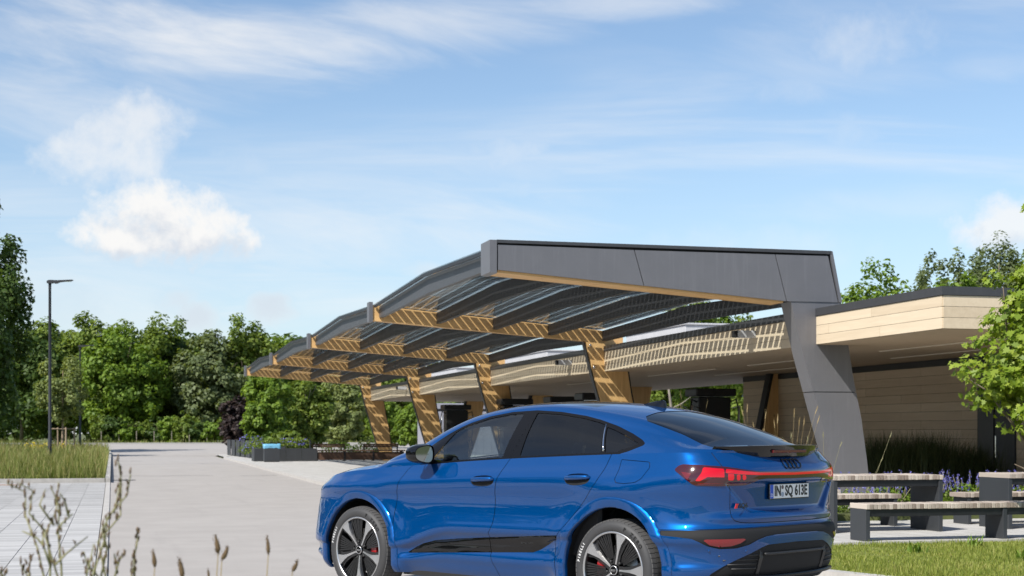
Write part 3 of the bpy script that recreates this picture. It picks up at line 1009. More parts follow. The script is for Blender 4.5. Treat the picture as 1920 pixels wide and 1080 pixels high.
for k in range(15):
    px = -120 + 75 * k
    Z = 176
    r = np.random.default_rng(300 + k)
    hh = hgt(620 + 45 * r.random() + max(0, px - 480) * .15, Z) 
    P, N = crown_points(r, 2600, 50, (6, 3.5, hh / 2), .3, hollow=.1)
    P[:, 2] = np.maximum(P[:, 2] + hh / 2, .1)
    V, F = leaf_quads(P + np.array([*at(px, Z)]), N, .5 * (.6 + .8 * r.random(2600)), r)
    o = len(back.V)
    back.V += V.tolist(); back.F += (F + o).tolist()
tag(back.build('woods', MAT['leaf_dark']), 'dense dark mass of woods behind the front row of trees', 'woods', kind='stuff')

# undergrowth shrubs along the far kerb
rh = random.Random(8)
words = ['at the left end of the row', 'second from the left', 'third from the left', 'fourth from the left', 'fifth from the left', 'sixth from the left', 'seventh from the left', 'eighth from the left', 'ninth from the left', 'tenth from the left', 'at the right end of the row']
for k in range(11):
    px = 186 + 27 * k
    Z = 141.5 + rh.uniform(-.6, 1)
    p = at(px, Z)
    tree('hedge_shrub', 'leafy hedge shrub along the far kerb, ' + words[k], p, rh.uniform(1.9, 3.0), 1.15, ['leaf_mid', 'leaf_dark', 'leaf_bright'][k % 3], .14, 2200, 400 + k, .05, .02, 40, .3, cat='shrub', group='hedge shrubs along the far kerb', hollow=.2)
# wire fence posts in front of the shrubs
for k in range(9):
    p = at(190 + 33 * k, 140.2)
    o = MB().tube([(0, 0, 0), (0, 0, 1.15)], .035, 6).build('fence_post', MAT['bark_pale'], None, False, p)
    tag(o, 'thin pale fence post by the far hedge, ' + ['first', 'second', 'third', 'fourth', 'fifth', 'sixth', 'seventh', 'eighth', 'ninth'][k] + ' from the left', 'post', 'far fence posts')

# middle distance
mid = [
    ('shrub', 448, 99, 742, 30, 'leaf_purple', 'dark purple leaved shrub behind the slatted planter', 'shrub', .05),
    ('young_tree', 502, 93, 700, 40, 'leaf_bright', 'bright yellow green small tree behind the planters and litter bin', 'tree', .1),
    ('young_tree', 575, 97, 712, 44, 'leaf_mid', 'green small tree behind the planters left of the brown bench', 'tree', .1),
    ('young_tree', 640, 108, 716, 40, 'leaf_pale', 'loose grey green tree behind the brown bench', 'tree', .1),
    ('young_tree', 722, 118, 745, 26, 'leaf_bright', 'bright green young tree between the two farthest columns', 'tree', .05),
    ('young_tree', 770, 112, 752, 26, 'leaf_bright', 'bright green young tree left of the grey shed', 'tree', .05),
    ('shrub', 540, 88, 808, 26, 'leaf_mid', 'low shrub just behind the blue topped bin', 'shrub', .02),
    ('garden_tree', 1318, 66, 566, 66, 'leaf_bright', 'tree with pale trunk seen through the open passage', 'tree', .34),
    ('garden_tree', 1378, 78, 600, 60, 'leaf_mid', 'tree behind the passage close to the board wall end', 'tree', .1),
    ('garden_tree', 1255, 88, 640, 60, 'leaf_mid', 'tree beyond the passage left of the pale trunks', 'tree', .2),
    ('garden_tree', 985, 110, 690, 60, 'leaf_mid', 'tree glimpsed under the canopy in the middle of the passage', 'tree', .15),
    ('garden_tree', 865, 120, 700, 56, 'leaf_mid', 'tree glimpsed under the canopy above the grey shed', 'tree', .15),
    ('garden_tree', 1638, 64, 508, 74, 'leaf_bright', 'bright green tree top above the roof right of the grey frame', 'tree', .2),
    ('garden_tree', 1742, 74, 490, 46, 'leaf_grey', 'grey green tree top above the pavilion roof, middle one', 'tree', .2),
    ('garden_tree', 1808, 72, 478, 52, 'leaf_grey', 'grey green tree top above the roof corner', 'tree', .2),
    ('garden_tree', 1872, 76, 438, 62, 'leaf_grey', 'highest grey green tree above the pavilion roof', 'tree', .2),
    ('garden_tree', 1950, 74, 462, 60, 'leaf_mid', 'green tree behind the maple at the right edge', 'tree', .2),
    ('garden_tree', 1800, 60, 515, 60, 'leaf_bright', 'low bright green tree behind the roof corner', 'tree', .2),
]
for k, (nm, px, Z, py, rp_, mt, lab, ct, bs) in enumerate(mid):
    p = at(px, Z)
    nl = 6500 if ct == 'tree' else 3500
    tree(nm, lab, p, hgt(py, Z, p.z), rp_ / FPX * Z * 1.1, mt, .10 if Z < 80 else .125, int(nl * 1.7), 500 + k, .10, bs, 170, .2, bark='bark_pale', cat=ct, hollow=.2)
# second pale trunk beside the passage tree
p = at(1272, 64)
tree('garden_tree', 'thin leaning tree with pale trunk left of the passage tree', p, 7.2, 1.5, 'leaf_mid', .12, 3000, 640, .09, .5, 40, .25, bark='bark_pale', lean=(-.06, 0))

# young street tree with its timber support frame
p = at(116, 92)
tree('young_tree', 'young pale green tree inside a timber support frame on the meadow', p, hgt(668, 92, p.z), 46 / FPX * 92, 'leaf_pale', .10, 6500, 700, .09, .30, 60, .25, bark='post_wood', hollow=.3)
fr = empty('tree_stake_frame', p, .2)
tag(fr, 'timber three post support frame around the young tree', 'tree support')
for a in range(4):
    x, y = .75 * math.cos(a * 1.57 + .4), .75 * math.sin(a * 1.57 + .4)
    MB().tube([(x, y, -.2), (x, y, 1.75)], .05, 7).build('stake', MAT['post_wood'], fr)
    x2, y2 = .75 * math.cos(a * 1.57 + 1.97), .75 * math.sin(a * 1.57 + 1.97)
    MB().tube([(x, y, 1.66), (x2, y2, 1.66)], .035, 6).build('rail', MAT['post_wood'], fr)

# maple at the right edge
def maple():
    r = np.random.default_rng(77)
    base = W(16.2, 10.68, .05)
    o = empty('maple_tree', base)
    tag(o, 'young maple with bright yellow green lobed leaves at the right edge', 'tree')
    mb = MB()
    limbs(mb, r, 3.7, .05, 3.7, .7, 7)
    mb.tube([(.15, 0, .9), (-.3, -.05, 1.45), (-.62, -.1, 1.85), (-.85, -.1, 2.0)], [.022, .016, .01, .004], 6)
    mb.tube([(.15, 0, 1.0), (-.2, .05, 1.9), (-.35, .05, 2.6), (-.42, 0, 3.25)], [.024, .018, .012, .004], 6)
    mb.build('trunk', MAT['bark'], o, True)
    # lobed leaf outline
    ol = []
    for a, q in ((-90, .25), (-62, .55), (-38, .42), (-10, .92), (18, .52), (46, .88), (68, .60), (90, 1.05), (112, .60), (134, .88), (162, .52), (190, .92), (218, .42), (242, .55)):
        ol.append((q * math.cos(R(a)), q * math.sin(R(a)) - .1, .12 * abs(math.cos(R(a)))))
    ol = np.array(ol)
    parts = []
    for n, c, rad, ncl, cl in ((6800, (.20, .05, 2.24), (1.0, .85, .92), 120, .24), (1500, (.30, 0, 3.25), (.62, .55, .62), 30, .3), (260, (-.62, -.05, 1.92), (.36, .22, .17), 10, .45), (170, (-.28, 0, 3.15), (.22, .2, .22), 8, .5),
                               (420, (-.1, 0, 1.72), (.45, .4, .38), 14, .4), (700, (.30, 0, 3.75), (.48, .4, .42), 18, .4), (420, (.05, 0, 2.75), (.38, .35, .42), 14, .4)):
        P, N = crown_points(r, n, ncl, rad, cl, hollow=.35)
        parts.append((P + np.array(c), N))
    P = np.concatenate([q[0] for q in parts]); N = np.concatenate([q[1] for q in parts])
    N = unitv(N + np.array([-.45, -.55, .3]) * .5)
    n = len(P); k = len(ol)
    a = unitv(np.cross(N, r.normal(size=(n, 3)))); b = np.cross(N, a)
    s = (.038 + .032 * r.random(n))[:, None, None]
    V = P[:, None, :] + s * (ol[None, :, 0:1] * a[:, None] + ol[None, :, 1:2] * b[:, None] - ol[None, :, 2:3] * N[:, None])
    F = np.arange(n * k).reshape(n, k)
    obj('crown', V.reshape(-1, 3), F, MAT['leaf_maple'], o)
maple()


def blades(P, h, w, lean, r, mid=True):
    """grass blades: bent strips tapering to a point"""
    n = len(P)
    a = r.random(n) * 6.283
    d = np.stack([np.cos(a), np.sin(a), np.zeros(n)], 1)
    c = np.stack([-np.sin(a), np.cos(a), np.zeros(n)], 1)
    h = np.asarray(h).reshape(-1, 1); w = np.asarray(w).reshape(-1, 1); lean = np.asarray(lean).reshape(-1, 1)
    up = np.array([[0, 0, 1.]])
    V = np.empty((n, 5, 3))
    V[:, 0] = P - c * w; V[:, 1] = P + c * w
    m = P + up * h * .58 + d * h * lean * .35
    V[:, 2] = m + c * w * .75; V[:, 3] = m - c * w * .75
    V[:, 4] = P + up * h * (1 - .35 * lean ** 2) + d * h * lean
    i = np.arange(n)[:, None] * 5
    Q = np.concatenate([i + np.array([[0, 1, 2, 3]])])
    T = i + np.array([[3, 2, 4, 4]])
    return V.reshape(-1, 3), [tuple(q) for q in Q.tolist()] + [tuple(q[:3]) for q in T.tolist()]


def st_points(r, n, s0, s1, t0, t1, z):
    s = s0 + (s1 - s0) * r.random(n); t = t0 + (t1 - t0) * r.random(n)
    return s, t, np.stack([CP * t - SP * s, SP * t + CP * s, zg(s) + z], 1)


def grass_field(name, s0, s1, t0, t1, n, h0, h1, w0, w1, mat, z, seed, label, edge=None, lean=(.1, .7), cat='grass'):
    r = np.random.default_rng(seed)
    s, t, P = st_points(r, n, s0, s1, t0, t1, z)
    if edge: 
        k = t < np.array([edge(q) for q in s]) - .03
        P = P[k]; s = s[k]
    if name == 'lawn_grass':
        P = P[(P[:, 0] - LA.x) * (LB.y - LA.y) - (P[:, 1] - LA.y) * (LB.x - LA.x) < -.25]
    n = len(P)
    pat = .8 + .4 * np.sin(P[:, 0] * 1.9) * np.sin(P[:, 1] * 1.3 + 1) + .2 * np.sin(P[:, 0] * 5.1 + P[:, 1] * 4.3)
    h = (h0 + (h1 - h0) * r.random(n) ** 2.0) * pat
    V, F = blades(P, h, w0 + (w1 - w0) * r.random(n), lean[0] + (lean[1] - lean[0]) * r.random(n), r)
    o = obj(name, V, F, MAT[mat])
    return tag(o, label, cat, kind='stuff')


grass_field('meadow_grass', 45.4, 62, -5.2, -.2, 24000, .12, .80, .005, .012, 'meadow', .10, 21, 'tall sun bleached meadow grass in the kerbed bed', bed_t)
grass_field('meadow_grass', 62, 117, -11, -.2, 30000, .22, .85, .01, .022, 'meadow', .10, 22, 'higher meadow grass at the back of the kerbed bed', bed_t)
grass_field('lawn_grass', 12.6, 17.0, 6.4, 13.6, 90000, .02, .085, .002, .0045, 'lawn', .05, 23, 'short yellow green lawn in front of the picnic benches')
grass_field('meadow_stalks', 45.4, 110, -10, -.2, 5200, .45, 1.0, .003, .006, 'straw', .10, 25, 'dry straw stalks standing above the meadow grass', bed_t, (.02, .35))
grass_field('verge_grass', 138.5, 142, -45, 45, 7000, .1, .5, .015, .03, 'meadow', .05, 24, 'rough grass verge along the far kerb')

def weeds(name, label, cat, pts, mat, h, nblade, w, lean, seed, group=None):
    for k, (s, t) in enumerate(pts):
        r = np.random.default_rng(seed + k)
        P = np.zeros((nblade, 3)); P[:, :2] = r.normal(size=(nblade, 2)) * .05
        V, F = blades(P, h * (.5 + .6 * r.random(nblade)), w * (.6 + .8 * r.random(nblade)), lean * (.5 + r.random(nblade)), r)
        o = obj(name, V, F, MAT[mat], None, False, W(s, t, .05))
        tag(o, label[k], cat, group)
weeds('weed_tuft', ['broad leaved weed rosette in the middle of the lawn', 'leafy weed tuft in the lawn near the bench leg', 'small weed tuft in the lawn behind the car', 'weed tuft in the lawn towards the right edge'], 'weed',
      [(14.4, 9.35), (16.3, 9.9), (15.6, 8.75), (15.7, 11.0)], 'leaf_bright', .19, 26, .011, .75, 800, 'lawn weeds')

# dark ornamental grass under the roof, straw stems behind the car
def tussock(name, label, s, t, h, n, mat, w, seed, spread=.25, lean=.65):
    r = np.random.default_rng(seed)
    P = np.zeros((n, 3)); P[:, :2] = r.normal(size=(n, 2)) * spread
    V, F = blades(P, h * (.55 + .5 * r.random(n)), w * (.6 + .8 * r.random(n)), lean * r.random(n) ** .7, r)
    return tag(obj(name, V, F, MAT[mat], None, False, W(s, t, .08)), label, 'ornamental grass', 'ornamental grasses by the pavilion')
tussock('ornamental_grass', 'dark ornamental grass mound right beside the grey column', 27.6, 14.75, 1.40, 3000, 'reed', .006, 31)
tussock('ornamental_grass', 'dark ornamental grass mound in the middle under the roof', 27.4, 15.6, 1.44, 3000, 'reed', .006, 32)
tussock('ornamental_grass', 'dark ornamental grass mound nearest the door', 27.2, 16.4, 1.2, 2600, 'reed', .006, 33)
tussock('ornamental_grass', 'dark ornamental grass mound left of the grey column', 30.5, 14.3, 1.2, 1800, 'reed', .006, 34)

def seed_stems(name, label, cat, s, t, z, stems, seed, hm='straw', sm='straw', head=.12, hw=.011, group=None, thick=.003):
    """a clump of thin stems ending in feathery seed heads; stems = (dx, dy, height, bend)"""
    r = np.random.default_rng(seed)
    o = empty(name, W(s, t, z), PHI)
    tag(o, label, cat, group)
    mb = MB(); hb = MB()
    for dx, dy, h, bend in stems:
        top = Vector((dx + bend, dy, h)); b0 = Vector((dx * .4, dy * .4, 0)); m = Vector((dx * .8 + bend * .25, dy * .8, h * .55))
        mb.tube([b0, m, top], [thick, thick * .8, thick * .5], 5)
        dr = (top - m).normalized()
        prof = [(0, .1), (.15, .8), (.4, 1), (.7, .75), (.9, .4), (1., .05)]
        hb.tube([top + dr * (head * u - head * .15) + Vector((bend * .12 * u * u, 0, 0)) for u, q in prof], [hw * q for u, q in prof], 6)
        P = np.array([top + dr * head * u + Vector(r.normal(size=3) * hw * .8) for u in r.random(26)])
        V, F = leaf_quads(P, unitv(r.normal(size=(26, 3))), hw * .9, r)
        hb.add(V.tolist(), F.tolist())
    mb.build('stems', MAT[sm], o); hb.build('seed_heads', MAT[hm], o)['kind'] = 'stuff'
    return o
rs = random.Random(4)
seed_stems('feather_grass', 'straw coloured feather grass stems rising behind the car boot', 'ornamental grass', 24.6, 11.05, .07, [(rs.uniform(-.75, .8), rs.uniform(-.3, .3), rs.uniform(1.15, 1.75), rs.uniform(-.12, .2)) for _ in range(13)], 41, head=.16, hw=.007)
seed_stems('feather_grass', 'straw feather grass stems left of the board wall behind the rear window', 'ornamental grass', 27.5, 10.6, .07, [(rs.uniform(-.5, .5), rs.uniform(-.3, .3), rs.uniform(1.4, 2.0), rs.uniform(-.2, .1)) for _ in range(7)], 42, head=.16, hw=.007)

# blue salvia bed
soil = tag(MB().box(-2.3, 3.4, -.75, .9, 0, .10).build('planting_bed', MAT['earth'], None, False, W(22.1, 11.4, .07), PHI), kind='structure')
sal = random.Random(9)
spots = [(21.6 + sal.uniform(-.35, .9), 9.45 + .38 * k + sal.uniform(-.12, .12)) for k in range(14)]
ordn = ['first', 'second', 'third', 'fourth', 'fifth', 'sixth', 'seventh', 'eighth', 'ninth', 'tenth', 'eleventh', 'twelfth', 'thirteenth', 'fourteenth']
spots.sort(key=lambda q: q[1] / (q[0]))
for k, (s, t) in enumerate(spots):
    r = np.random.default_rng(900 + k)
    o = empty('salvia', W(s, t, .15))
    tag(o, 'blue flowering salvia clump in the bed behind the tables, ' + ordn[k] + ' from the left', 'flower', 'salvia bed')
    P, N = crown_points(r, 420, 26, (.3, .3, .22), .35, hollow=.3)
    P[:, 2] = np.maximum(P[:, 2] + .24, .01)
    V, F = leaf_quads(P, N, .026 * (.7 + .6 * r.random(420)), r)
    obj('leaves', V, F, MAT['leaf_bright'], o)
    pts = []
    mb = MB()
    for q in range(11):
        x, y = r.normal(size=2) * .18
        h = .42 + .22 * r.random()
        mb.tube([(x * .5, y * .5, .1), (x, y, h)], .004, 4)
        for u in np.linspace(0, 1, 22):
            pts.append((x + r.normal() * .013, y + r.normal() * .013, h - .17 + .2 * u))
    mb.build('stems', MAT['stem_green'], o)
    P = np.array(pts)
    V, F = leaf_quads(P, unitv(r.normal(size=(len(P), 3))), .015, r)
    obj('flowers', V, F, MAT['petal_blue'], o)['kind'] = 'stuff'
# tall stray stems over the bed
seed_stems('wild_oat', 'thin green arching grass stems above the blue flowers by the grey column', 'grass', 21.3, 10.5, .15, [(rs.uniform(-.9, 1.5), rs.uniform(-.2, .3), rs.uniform(.8, 1.2), rs.uniform(-.2, .3)) for _ in range(13)], 43, 'stem_green', 'stem_green', .09, .006)

# foreground wild plants, close to the camera
def chicory(label, px, Z, stems, seed):
    r = np.random.default_rng(seed)
    X = (px - 960) / FPX * Z
    o = empty('chicory', (X, Z, .03))
    tag(o, label, 'wild plant', 'foreground wild plants')
    mb = MB(); kn = MB()
    k = Z / FPX
    for pts in stems:
        q = [Vector(((x - px) * k, r.normal() * .05, CAMH - .03 - (y - HORIZ) * k)) for x, y in pts]
        rad = np.linspace(.0034, .0016, len(q))
        mb.tube(q, list(rad), 6)
        L_ = sum((q[i + 1] - q[i]).length for i in range(len(q) - 1))
        for u in np.arange(.08, 1.01, .055 / max(L_, .1)):
            f = u * (len(q) - 1); i = min(int(f), len(q) - 2)
            c = q[i].lerp(q[i + 1], min(1, f - i)) + Vector(r.normal(size=3) * .004)
            P = c + Vector((0, 0, .004))
            kn.tube([P - Vector((0, 0, .008)), P, P + Vector(r.normal(size=3) * .003) + Vector((0, 0, .009))], [.0015, .0032, .001], 6)
    mb.build('stems', MAT['stem_green'], o, True)
    kn.build('buds', MAT['seed_brown'], o, True)['kind'] = 'stuff'
b1 = (98, 1830)
chicory('branching bare wild stems at the lower left over the stone paving', 98, 4.1, [
    [b1, (100, 1300), (104, 1080), (98, 1000), (96, 960), (105, 905)], [b1, (92, 1200), (95, 1085), (80, 1025), (52, 965), (30, 925), (27, 905)],
    [(98, 1300), (98, 1060), (90, 1000), (70, 960), (62, 920), (55, 905)], [(116, 1400), (116, 1060), (112, 1000), (113, 950), (114, 912)],
    [(80, 1025), (62, 1010), (40, 996)], [(104, 1060), (92, 1015), (82, 992)], [(117, 1055), (132, 1035), (148, 1010)], [(112, 1000), (122, 980), (130, 965)],
    [(96, 985), (86, 945), (84, 918)], [(110, 970), (120, 940), (132, 922)]], 1)
b2 = (205, 1830)
chicory('thick cluster of wild stems standing in front of the kerb and road', 205, 4.1, [
    [b2, (203, 1300), (202, 1080), (207, 1010), (210, 970), (217, 900), (224, 862)], [(196, 1400), (190, 1080), (196, 1010), (212, 970), (228, 930), (238, 890)],
    [(180, 1500), (176, 1085), (196, 1030), (204, 990), (210, 950), (218, 905)], [(170, 1500), (166, 1085), (160, 1060), (154, 1035)], [(212, 1400), (213, 1080), (226, 1050), (232, 1033)],
    [(208, 1060), (207, 1040)], [(196, 1030), (184, 1022)], [(176, 1400), (175, 1080), (175, 1020)]], 2)
chicory('single thin wild stem right of the kerb stems', 262, 4.2, [[(245, 1830), (247, 1300), (249, 1080), (256, 1045), (261, 1015), (260, 995)], [(252, 1400), (254, 1085), (262, 1058)]], 3)
chicory('low wild stem tips at the bottom left corner', 20, 4.2, [[(30, 1830), (33, 1200), (33, 1085), (31, 1060)], [(50, 1700), (52, 1085), (51, 1045)], [(0, 1700), (3, 1085), (7, 1055)]], 4)
def foxtail(label, px, Z, heads, seed):
    X = (px - 960) / FPX * Z
    k = Z / FPX
    o = empty('seed_grass', (X, Z, .03))
    tag(o, label, 'wild plant', 'foreground wild plants')
    mb = MB(); hb = MB(); r = np.random.default_rng(seed)
    for (x0, y0, x1, y1, hw) in heads:
        a = Vector(((x0 - px) * k, 0, CAMH - .03 - (y0 - HORIZ) * k)); c = Vector(((x1 - px) * k, 0, CAMH - .03 - (y1 - HORIZ) * k))
        mb.tube([(a.x * .9 - .02, 0, 0), (a.x - .012, 0, a.z * .55), (a.x - .004, 0, a.z - .06), a], [.0022, .002, .0016, .0014], 5)
        n = 9
        hb.tube([a.lerp(c, u) + Vector((.3 * hw * k * math.sin(u * 3.1), 0, 0)) for u in np.linspace(0, 1, n)], [hw * k * q for q in (.15, .75, 1, .98, .9, .75, .55, .3, .05)], 8)
        P = np.array([a.lerp(c, u) + Vector(r.normal(size=3) * hw * k * .45) for u in r.random(120)])
        V, F = leaf_quads(P, unitv(r.normal(size=(120, 3))), hw * k * .35, r)
        hb.add(V.tolist(), F.tolist())
    mb.build('stem', MAT['straw'], o); hb.build('seed_head', MAT['seed_brown'], o)
foxtail('pair of brown grass seed heads on the road left of the front wheel', 412, 4.6, [(409, 1038, 403, 1003, 5.), (416, 1050, 428, 1024, 4.5)], 11)
foxtail('single slim brown seed head nearest the front wheel', 502, 4.6, [(503, 1040, 500, 1003, 3.6)], 12)
foxtail('short brown seed head at the bottom edge left of the car', 552, 4.6, [(548, 1072, 558, 1050, 4.)], 13)
foxtail('dark brown seed head at the bottom edge of the road', 339, 4.4, [(342, 1085, 335, 1045, 5.)], 14)
foxtail('yellowish seed head left of the dark one at the bottom edge', 288, 4.5, [(290, 1064, 286, 1031, 4.2)], 15)
foxtail('small green sprout at the bottom edge of the road', 390, 4.6, [(391, 1085, 390, 1066, 2.2)], 16)
# yellow flowers in the meadow
r = np.random.default_rng(5)
s, t, P = st_points(r, 26, 84, 98, -4.6, -2.4, .1)
P[:, 2] += .45 + .3 * r.random(26)
V, F = leaf_quads(np.repeat(P, 5, 0) + r.normal(size=(130, 3)) * .06, unitv(r.normal(size=(130, 3)) + [0, 0, 1]), .05, r)
tag(obj('meadow_flowers', V, F, MAT['petal_yellow']), 'small yellow flowers in the meadow near the far lamp', 'flower', kind='stuff')

# trees on the far side of the parking bay, left of the view: they show as reflections in the car
lt = [(-23 - 3 * (k % 2) - abs(k - 5) * .35, -22 + 6.2 * k, 9.5 + 2.2 * math.sin(k * 2.3)) for k in range(12)]
for k, (X, Y, h) in enumerate(lt):
    tree('parking_tree', 'leafy tree left of the parking bay, mirrored in the car side, ' + ordn[k] + ' along the row', (X, Y, 0), h, 4.2, ['leaf_mid', 'leaf_dark'][k % 2], .36, 2600, 1200 + k, .16, .03, 60, .26, group='trees left of the parking bay', hollow=.1)

# ---------------------------------------------------------------- the car
# car frame: x rearwards from the front axle, y to the car's right, z up; half shapes are built with y' = left distance
CAR_TH = .76337
car = empty('car', (-.6954, 14.1313, 0), -CAR_TH)
tag(car, 'glossy blue coupe style electric SUV parked diagonally with its rear towards the benches', 'car')
WBASE, TYR = 2.899, .381


def spl(tab):
    """smooth monotone-ish interpolation through a table (cubic Hermite with limited slopes)"""
    xs = np.array([q[0] for q in tab], float); ys = np.array([q[1] for q in tab], float)
    d = np.diff(ys) / np.diff(xs)
    m = np.empty(len(xs)); m[0] = d[0]; m[-1] = d[-1]
    for i in range(1, len(xs) - 1):
        m[i] = 0 if d[i - 1] * d[i] <= 0 else 2 * d[i - 1] * d[i] / (d[i - 1] + d[i])
    # soften: blend with plain central slopes
    c = np.gradient(ys, xs); m = .55 * m + .45 * c; m[0] = d[0]; m[-1] = d[-1]
    def f(x):
        x = np.clip(np.asarray(x, float), xs[0], xs[-1])
        i = np.clip(np.searchsorted(xs, x) - 1, 0, len(xs) - 2)
        h = xs[i + 1] - xs[i]; u = (x - xs[i]) / h
        return (2 * u**3 - 3 * u**2 + 1) * ys[i] + (u**3 - 2 * u**2 + u) * h * m[i] + (-2 * u**3 + 3 * u**2) * ys[i + 1] + (u**3 - u**2) * h * m[i + 1]
    return f


ZT = spl([(-.90, .89), (-.8, .935), (-.7, .978), (-.55, 1.015), (-.3, 1.055), (0, 1.085), (.4, 1.115), (.88, 1.144), (1.15, 1.163), (1.66, 1.193), (2.11, 1.214), (2.46, 1.229), (2.92, 1.246), (3.3, 1.258), (3.6, 1.262), (3.8, 1.255)])
ZC = spl([(-.90, .90), (-.8, .95), (-.7, 1.015), (-.5, 1.078), (-.2, 1.128), (.0, 1.152), (.1, 1.168), (.2, 1.225), (.4, 1.335), (.6, 1.44), (.85, 1.548), (1.1, 1.613), (1.35, 1.645), (1.6, 1.660), (1.9, 1.664), (2.2, 1.653), (2.5, 1.626), (2.75, 1.588), (2.97, 1.538), (3.2, 1.468), (3.44, 1.384), (3.62, 1.312), (3.7, 1.282), (3.8, 1.262)])
YR = spl([(-.9, .5), (.1, .80), (.4, .775), (.65, .745), (.9, .715), (1.15, .685), (1.4, .66), (1.65, .645), (1.9, .64), (2.4, .64), (2.65, .64), (2.94, .635), (3.26, .625), (3.56, .62), (3.8, .6)])
ZR = spl([(-.9, .9), (.1, 1.13), (.4, 1.195), (.65, 1.315), (.9, 1.43), (1.15, 1.52), (1.4, 1.575), (1.65, 1.608), (1.9, 1.618), (2.15, 1.606), (2.4, 1.578), (2.65, 1.542), (2.94, 1.488), (3.26, 1.396), (3.56, 1.290), (3.8, 1.255)])
PROF = spl([(.18, .80), (.22, .845), (.26, .875), (.33, .905), (.385, .926), (.42, .924), (.46, .902), (.52, .899), (.57, .920), (.605, .945), (.64, .951), (.69, .937), (.76, .918), (.84, .912), (.90, .917), (.97, .932), (1.02, .939), (1.055, .936), (1.10, .918), (1.15, .891), (1.19, .872), (1.22, .858)])
XF = spl([(.18, -.83), (.3, -.93), (.45, -.955), (.65, -.955), (.78, -.935), (.86, -.90), (.93, -.855), (1.0, -.80), (1.3, -.7)])
XR = spl([(.18, 3.66), (.27, 3.74), (.36, 3.83), (.46, 3.87), (.58, 3.895), (.66, 3.895), (.705, 3.885), (.735, 3.855), (.80, 3.845), (.90, 3.842), (1.0, 3.845), (1.06, 3.858), (1.12, 3.862), (1.17, 3.845), (1.22, 3.795), (1.30, 3.72)])
LR = spl([(.18, .42), (.6, .50), (.72, .50), (1.0, .46), (1.12, .46), (1.25, .40)])
NF, NR = 3.3, 2.9
WX = spl([(-.9, .93), (-.5, .965), (0, .985), (.6, .995), (1.4, 1.0), (2.6, 1.0), (3.1, .995), (3.5, .97), (3.9, .93)])


def half_width(x, z, zt):
    zn = np.where(z < .75, z, .75 + (z - .75) * (1.22 - .75) / np.maximum(zt - .75, .05))
    # the lower ridge sweeps down towards the front wheel
    u = np.clip((x - .42) / .75, 0, 1); zr = .625 - .17 * (1 - u * u * (3 - 2 * u)) + .016 * np.clip(x - 1.6, -.5, .8)
    zn = np.where(zn < .26, zn, np.where(zn < zr, .26 + (zn - .26) * (.625 - .26) / (zr - .26), np.where(zn < .86, .625 + (zn - zr) * (.86 - .625) / (.86 - zr), zn)))
    y = PROF(zn) * WX(x)
    # blisters over the wheels and the rear shoulder
    for cx, am, rz in ((0., .026, .5), (WBASE, .034, .53)):
        rr = np.hypot(x - cx, (z - TYR))
        y = y + am * np.exp(-(np.maximum(rr - rz, 0) / .14) ** 2) * np.clip((1.12 - z) / .2, 0, 1)
    y = y + .024 * np.exp(-((x - 2.95) / .48) ** 2 - ((z - .99) / .085) ** 2)
    y = y + .014 * np.exp(-((x - .0) / .5) ** 2 - ((z - .93) / .08) ** 2)
    # the flank stays full around the wheel openings
    for cx, rz in ((0., .50), (WBASE, .53)):
        rr = np.where(z < TYR, np.abs(x - cx), np.hypot(x - cx, z - TYR))
        g = np.exp(-(np.maximum(rr - rz, 0) / .07) ** 2) * np.clip((.85 - z) / .25, 0, 1)
        y = y * (1 - g) + g * np.maximum(y, .955 * WX(x) - .06 * np.clip((.30 - z) / .1, 0, 1) ** 2)
    # cab narrows where the rear deck starts
    return y


nF, nM, nR_, nZ = 80, 250, 96, 84
ring = np.concatenate([np.linspace(0, 1, nF, endpoint=False), 1 + np.linspace(0, 1, nM, endpoint=False), 2 + np.linspace(0, 1, nR_ + 1)])


def ring_xy(z, zt):
    """plan outline at height z (arrays over the ring)"""
    xf, xr, lr = XF(z), XR(z), LR(z)
    lf = .68
    x = np.empty_like(ring * z); F = np.ones_like(x)
    p = ring
    a = np.clip(p, 0, 1) * math.pi / 2
    xfr = xf + lf * (1 - np.cos(a) ** (2 / NF)); Ff = np.sin(a) ** (2 / NF)
    xm = (xf + lf) + (xr - lr - xf - lf) * np.clip(p - 1, 0, 1)
    b = np.clip(p - 2, 0, 1) * math.pi / 2
    xre = xr - lr + lr * np.sin(b) ** (2 / NR); Fr = np.maximum(np.cos(b), 0) ** (2 / NR)
    x = np.where(p < 1, xfr, np.where(p < 2, xm, xre))
    F = np.where(p < 1, Ff, np.where(p < 2, 1., Fr))
    return x, half_width(x, z, zt) * F


# top edge of the lower body
zt = np.full(len(ring), 1.1)
for _ in range(12):
    xt, yt = ring_xy(zt, zt)
    zt = .5 * zt + .5 * ZT(xt)
xt, yt = ring_xy(zt, zt)
Z_LO = spl([(-.9, .21), (-.4, .20), (.4, .215), (1.2, .23), (2.3, .25), (3.3, .27), (3.9, .30)])
zlo = Z_LO(xt)
v_ = np.linspace(0, 1, nZ + 1)
GA = np.empty((nZ + 1, len(ring), 3))
for j, v in enumerate(v_):
    z = zlo + (zt - zlo) * v
    x, y = ring_xy(z, zt)
    GA[j, :, 0] = x; GA[j, :, 1] = y; GA[j, :, 2] = z
# licence plate recess and boot lip pressed into the tail
xx, yy, zz = GA[..., 0], GA[..., 1], GA[..., 2]
def sst(u): u = np.clip(u, 0, 1); return u * u * (3 - 2 * u)
rec = sst((.52 + .25 * (zz - .83) / .25 - yy) / .08) * sst((zz - .805) / .05) * sst((1.062 - zz) / .03) * sst((xx - 3.5) / .1)
GA[..., 0] -= .035 * rec
lip = np.exp(-((zz - .785) / .03) ** 2) * sst((xx - 3.4) / .2) * sst((.85 - yy) / .15)
GA[..., 0] += .016 * lip
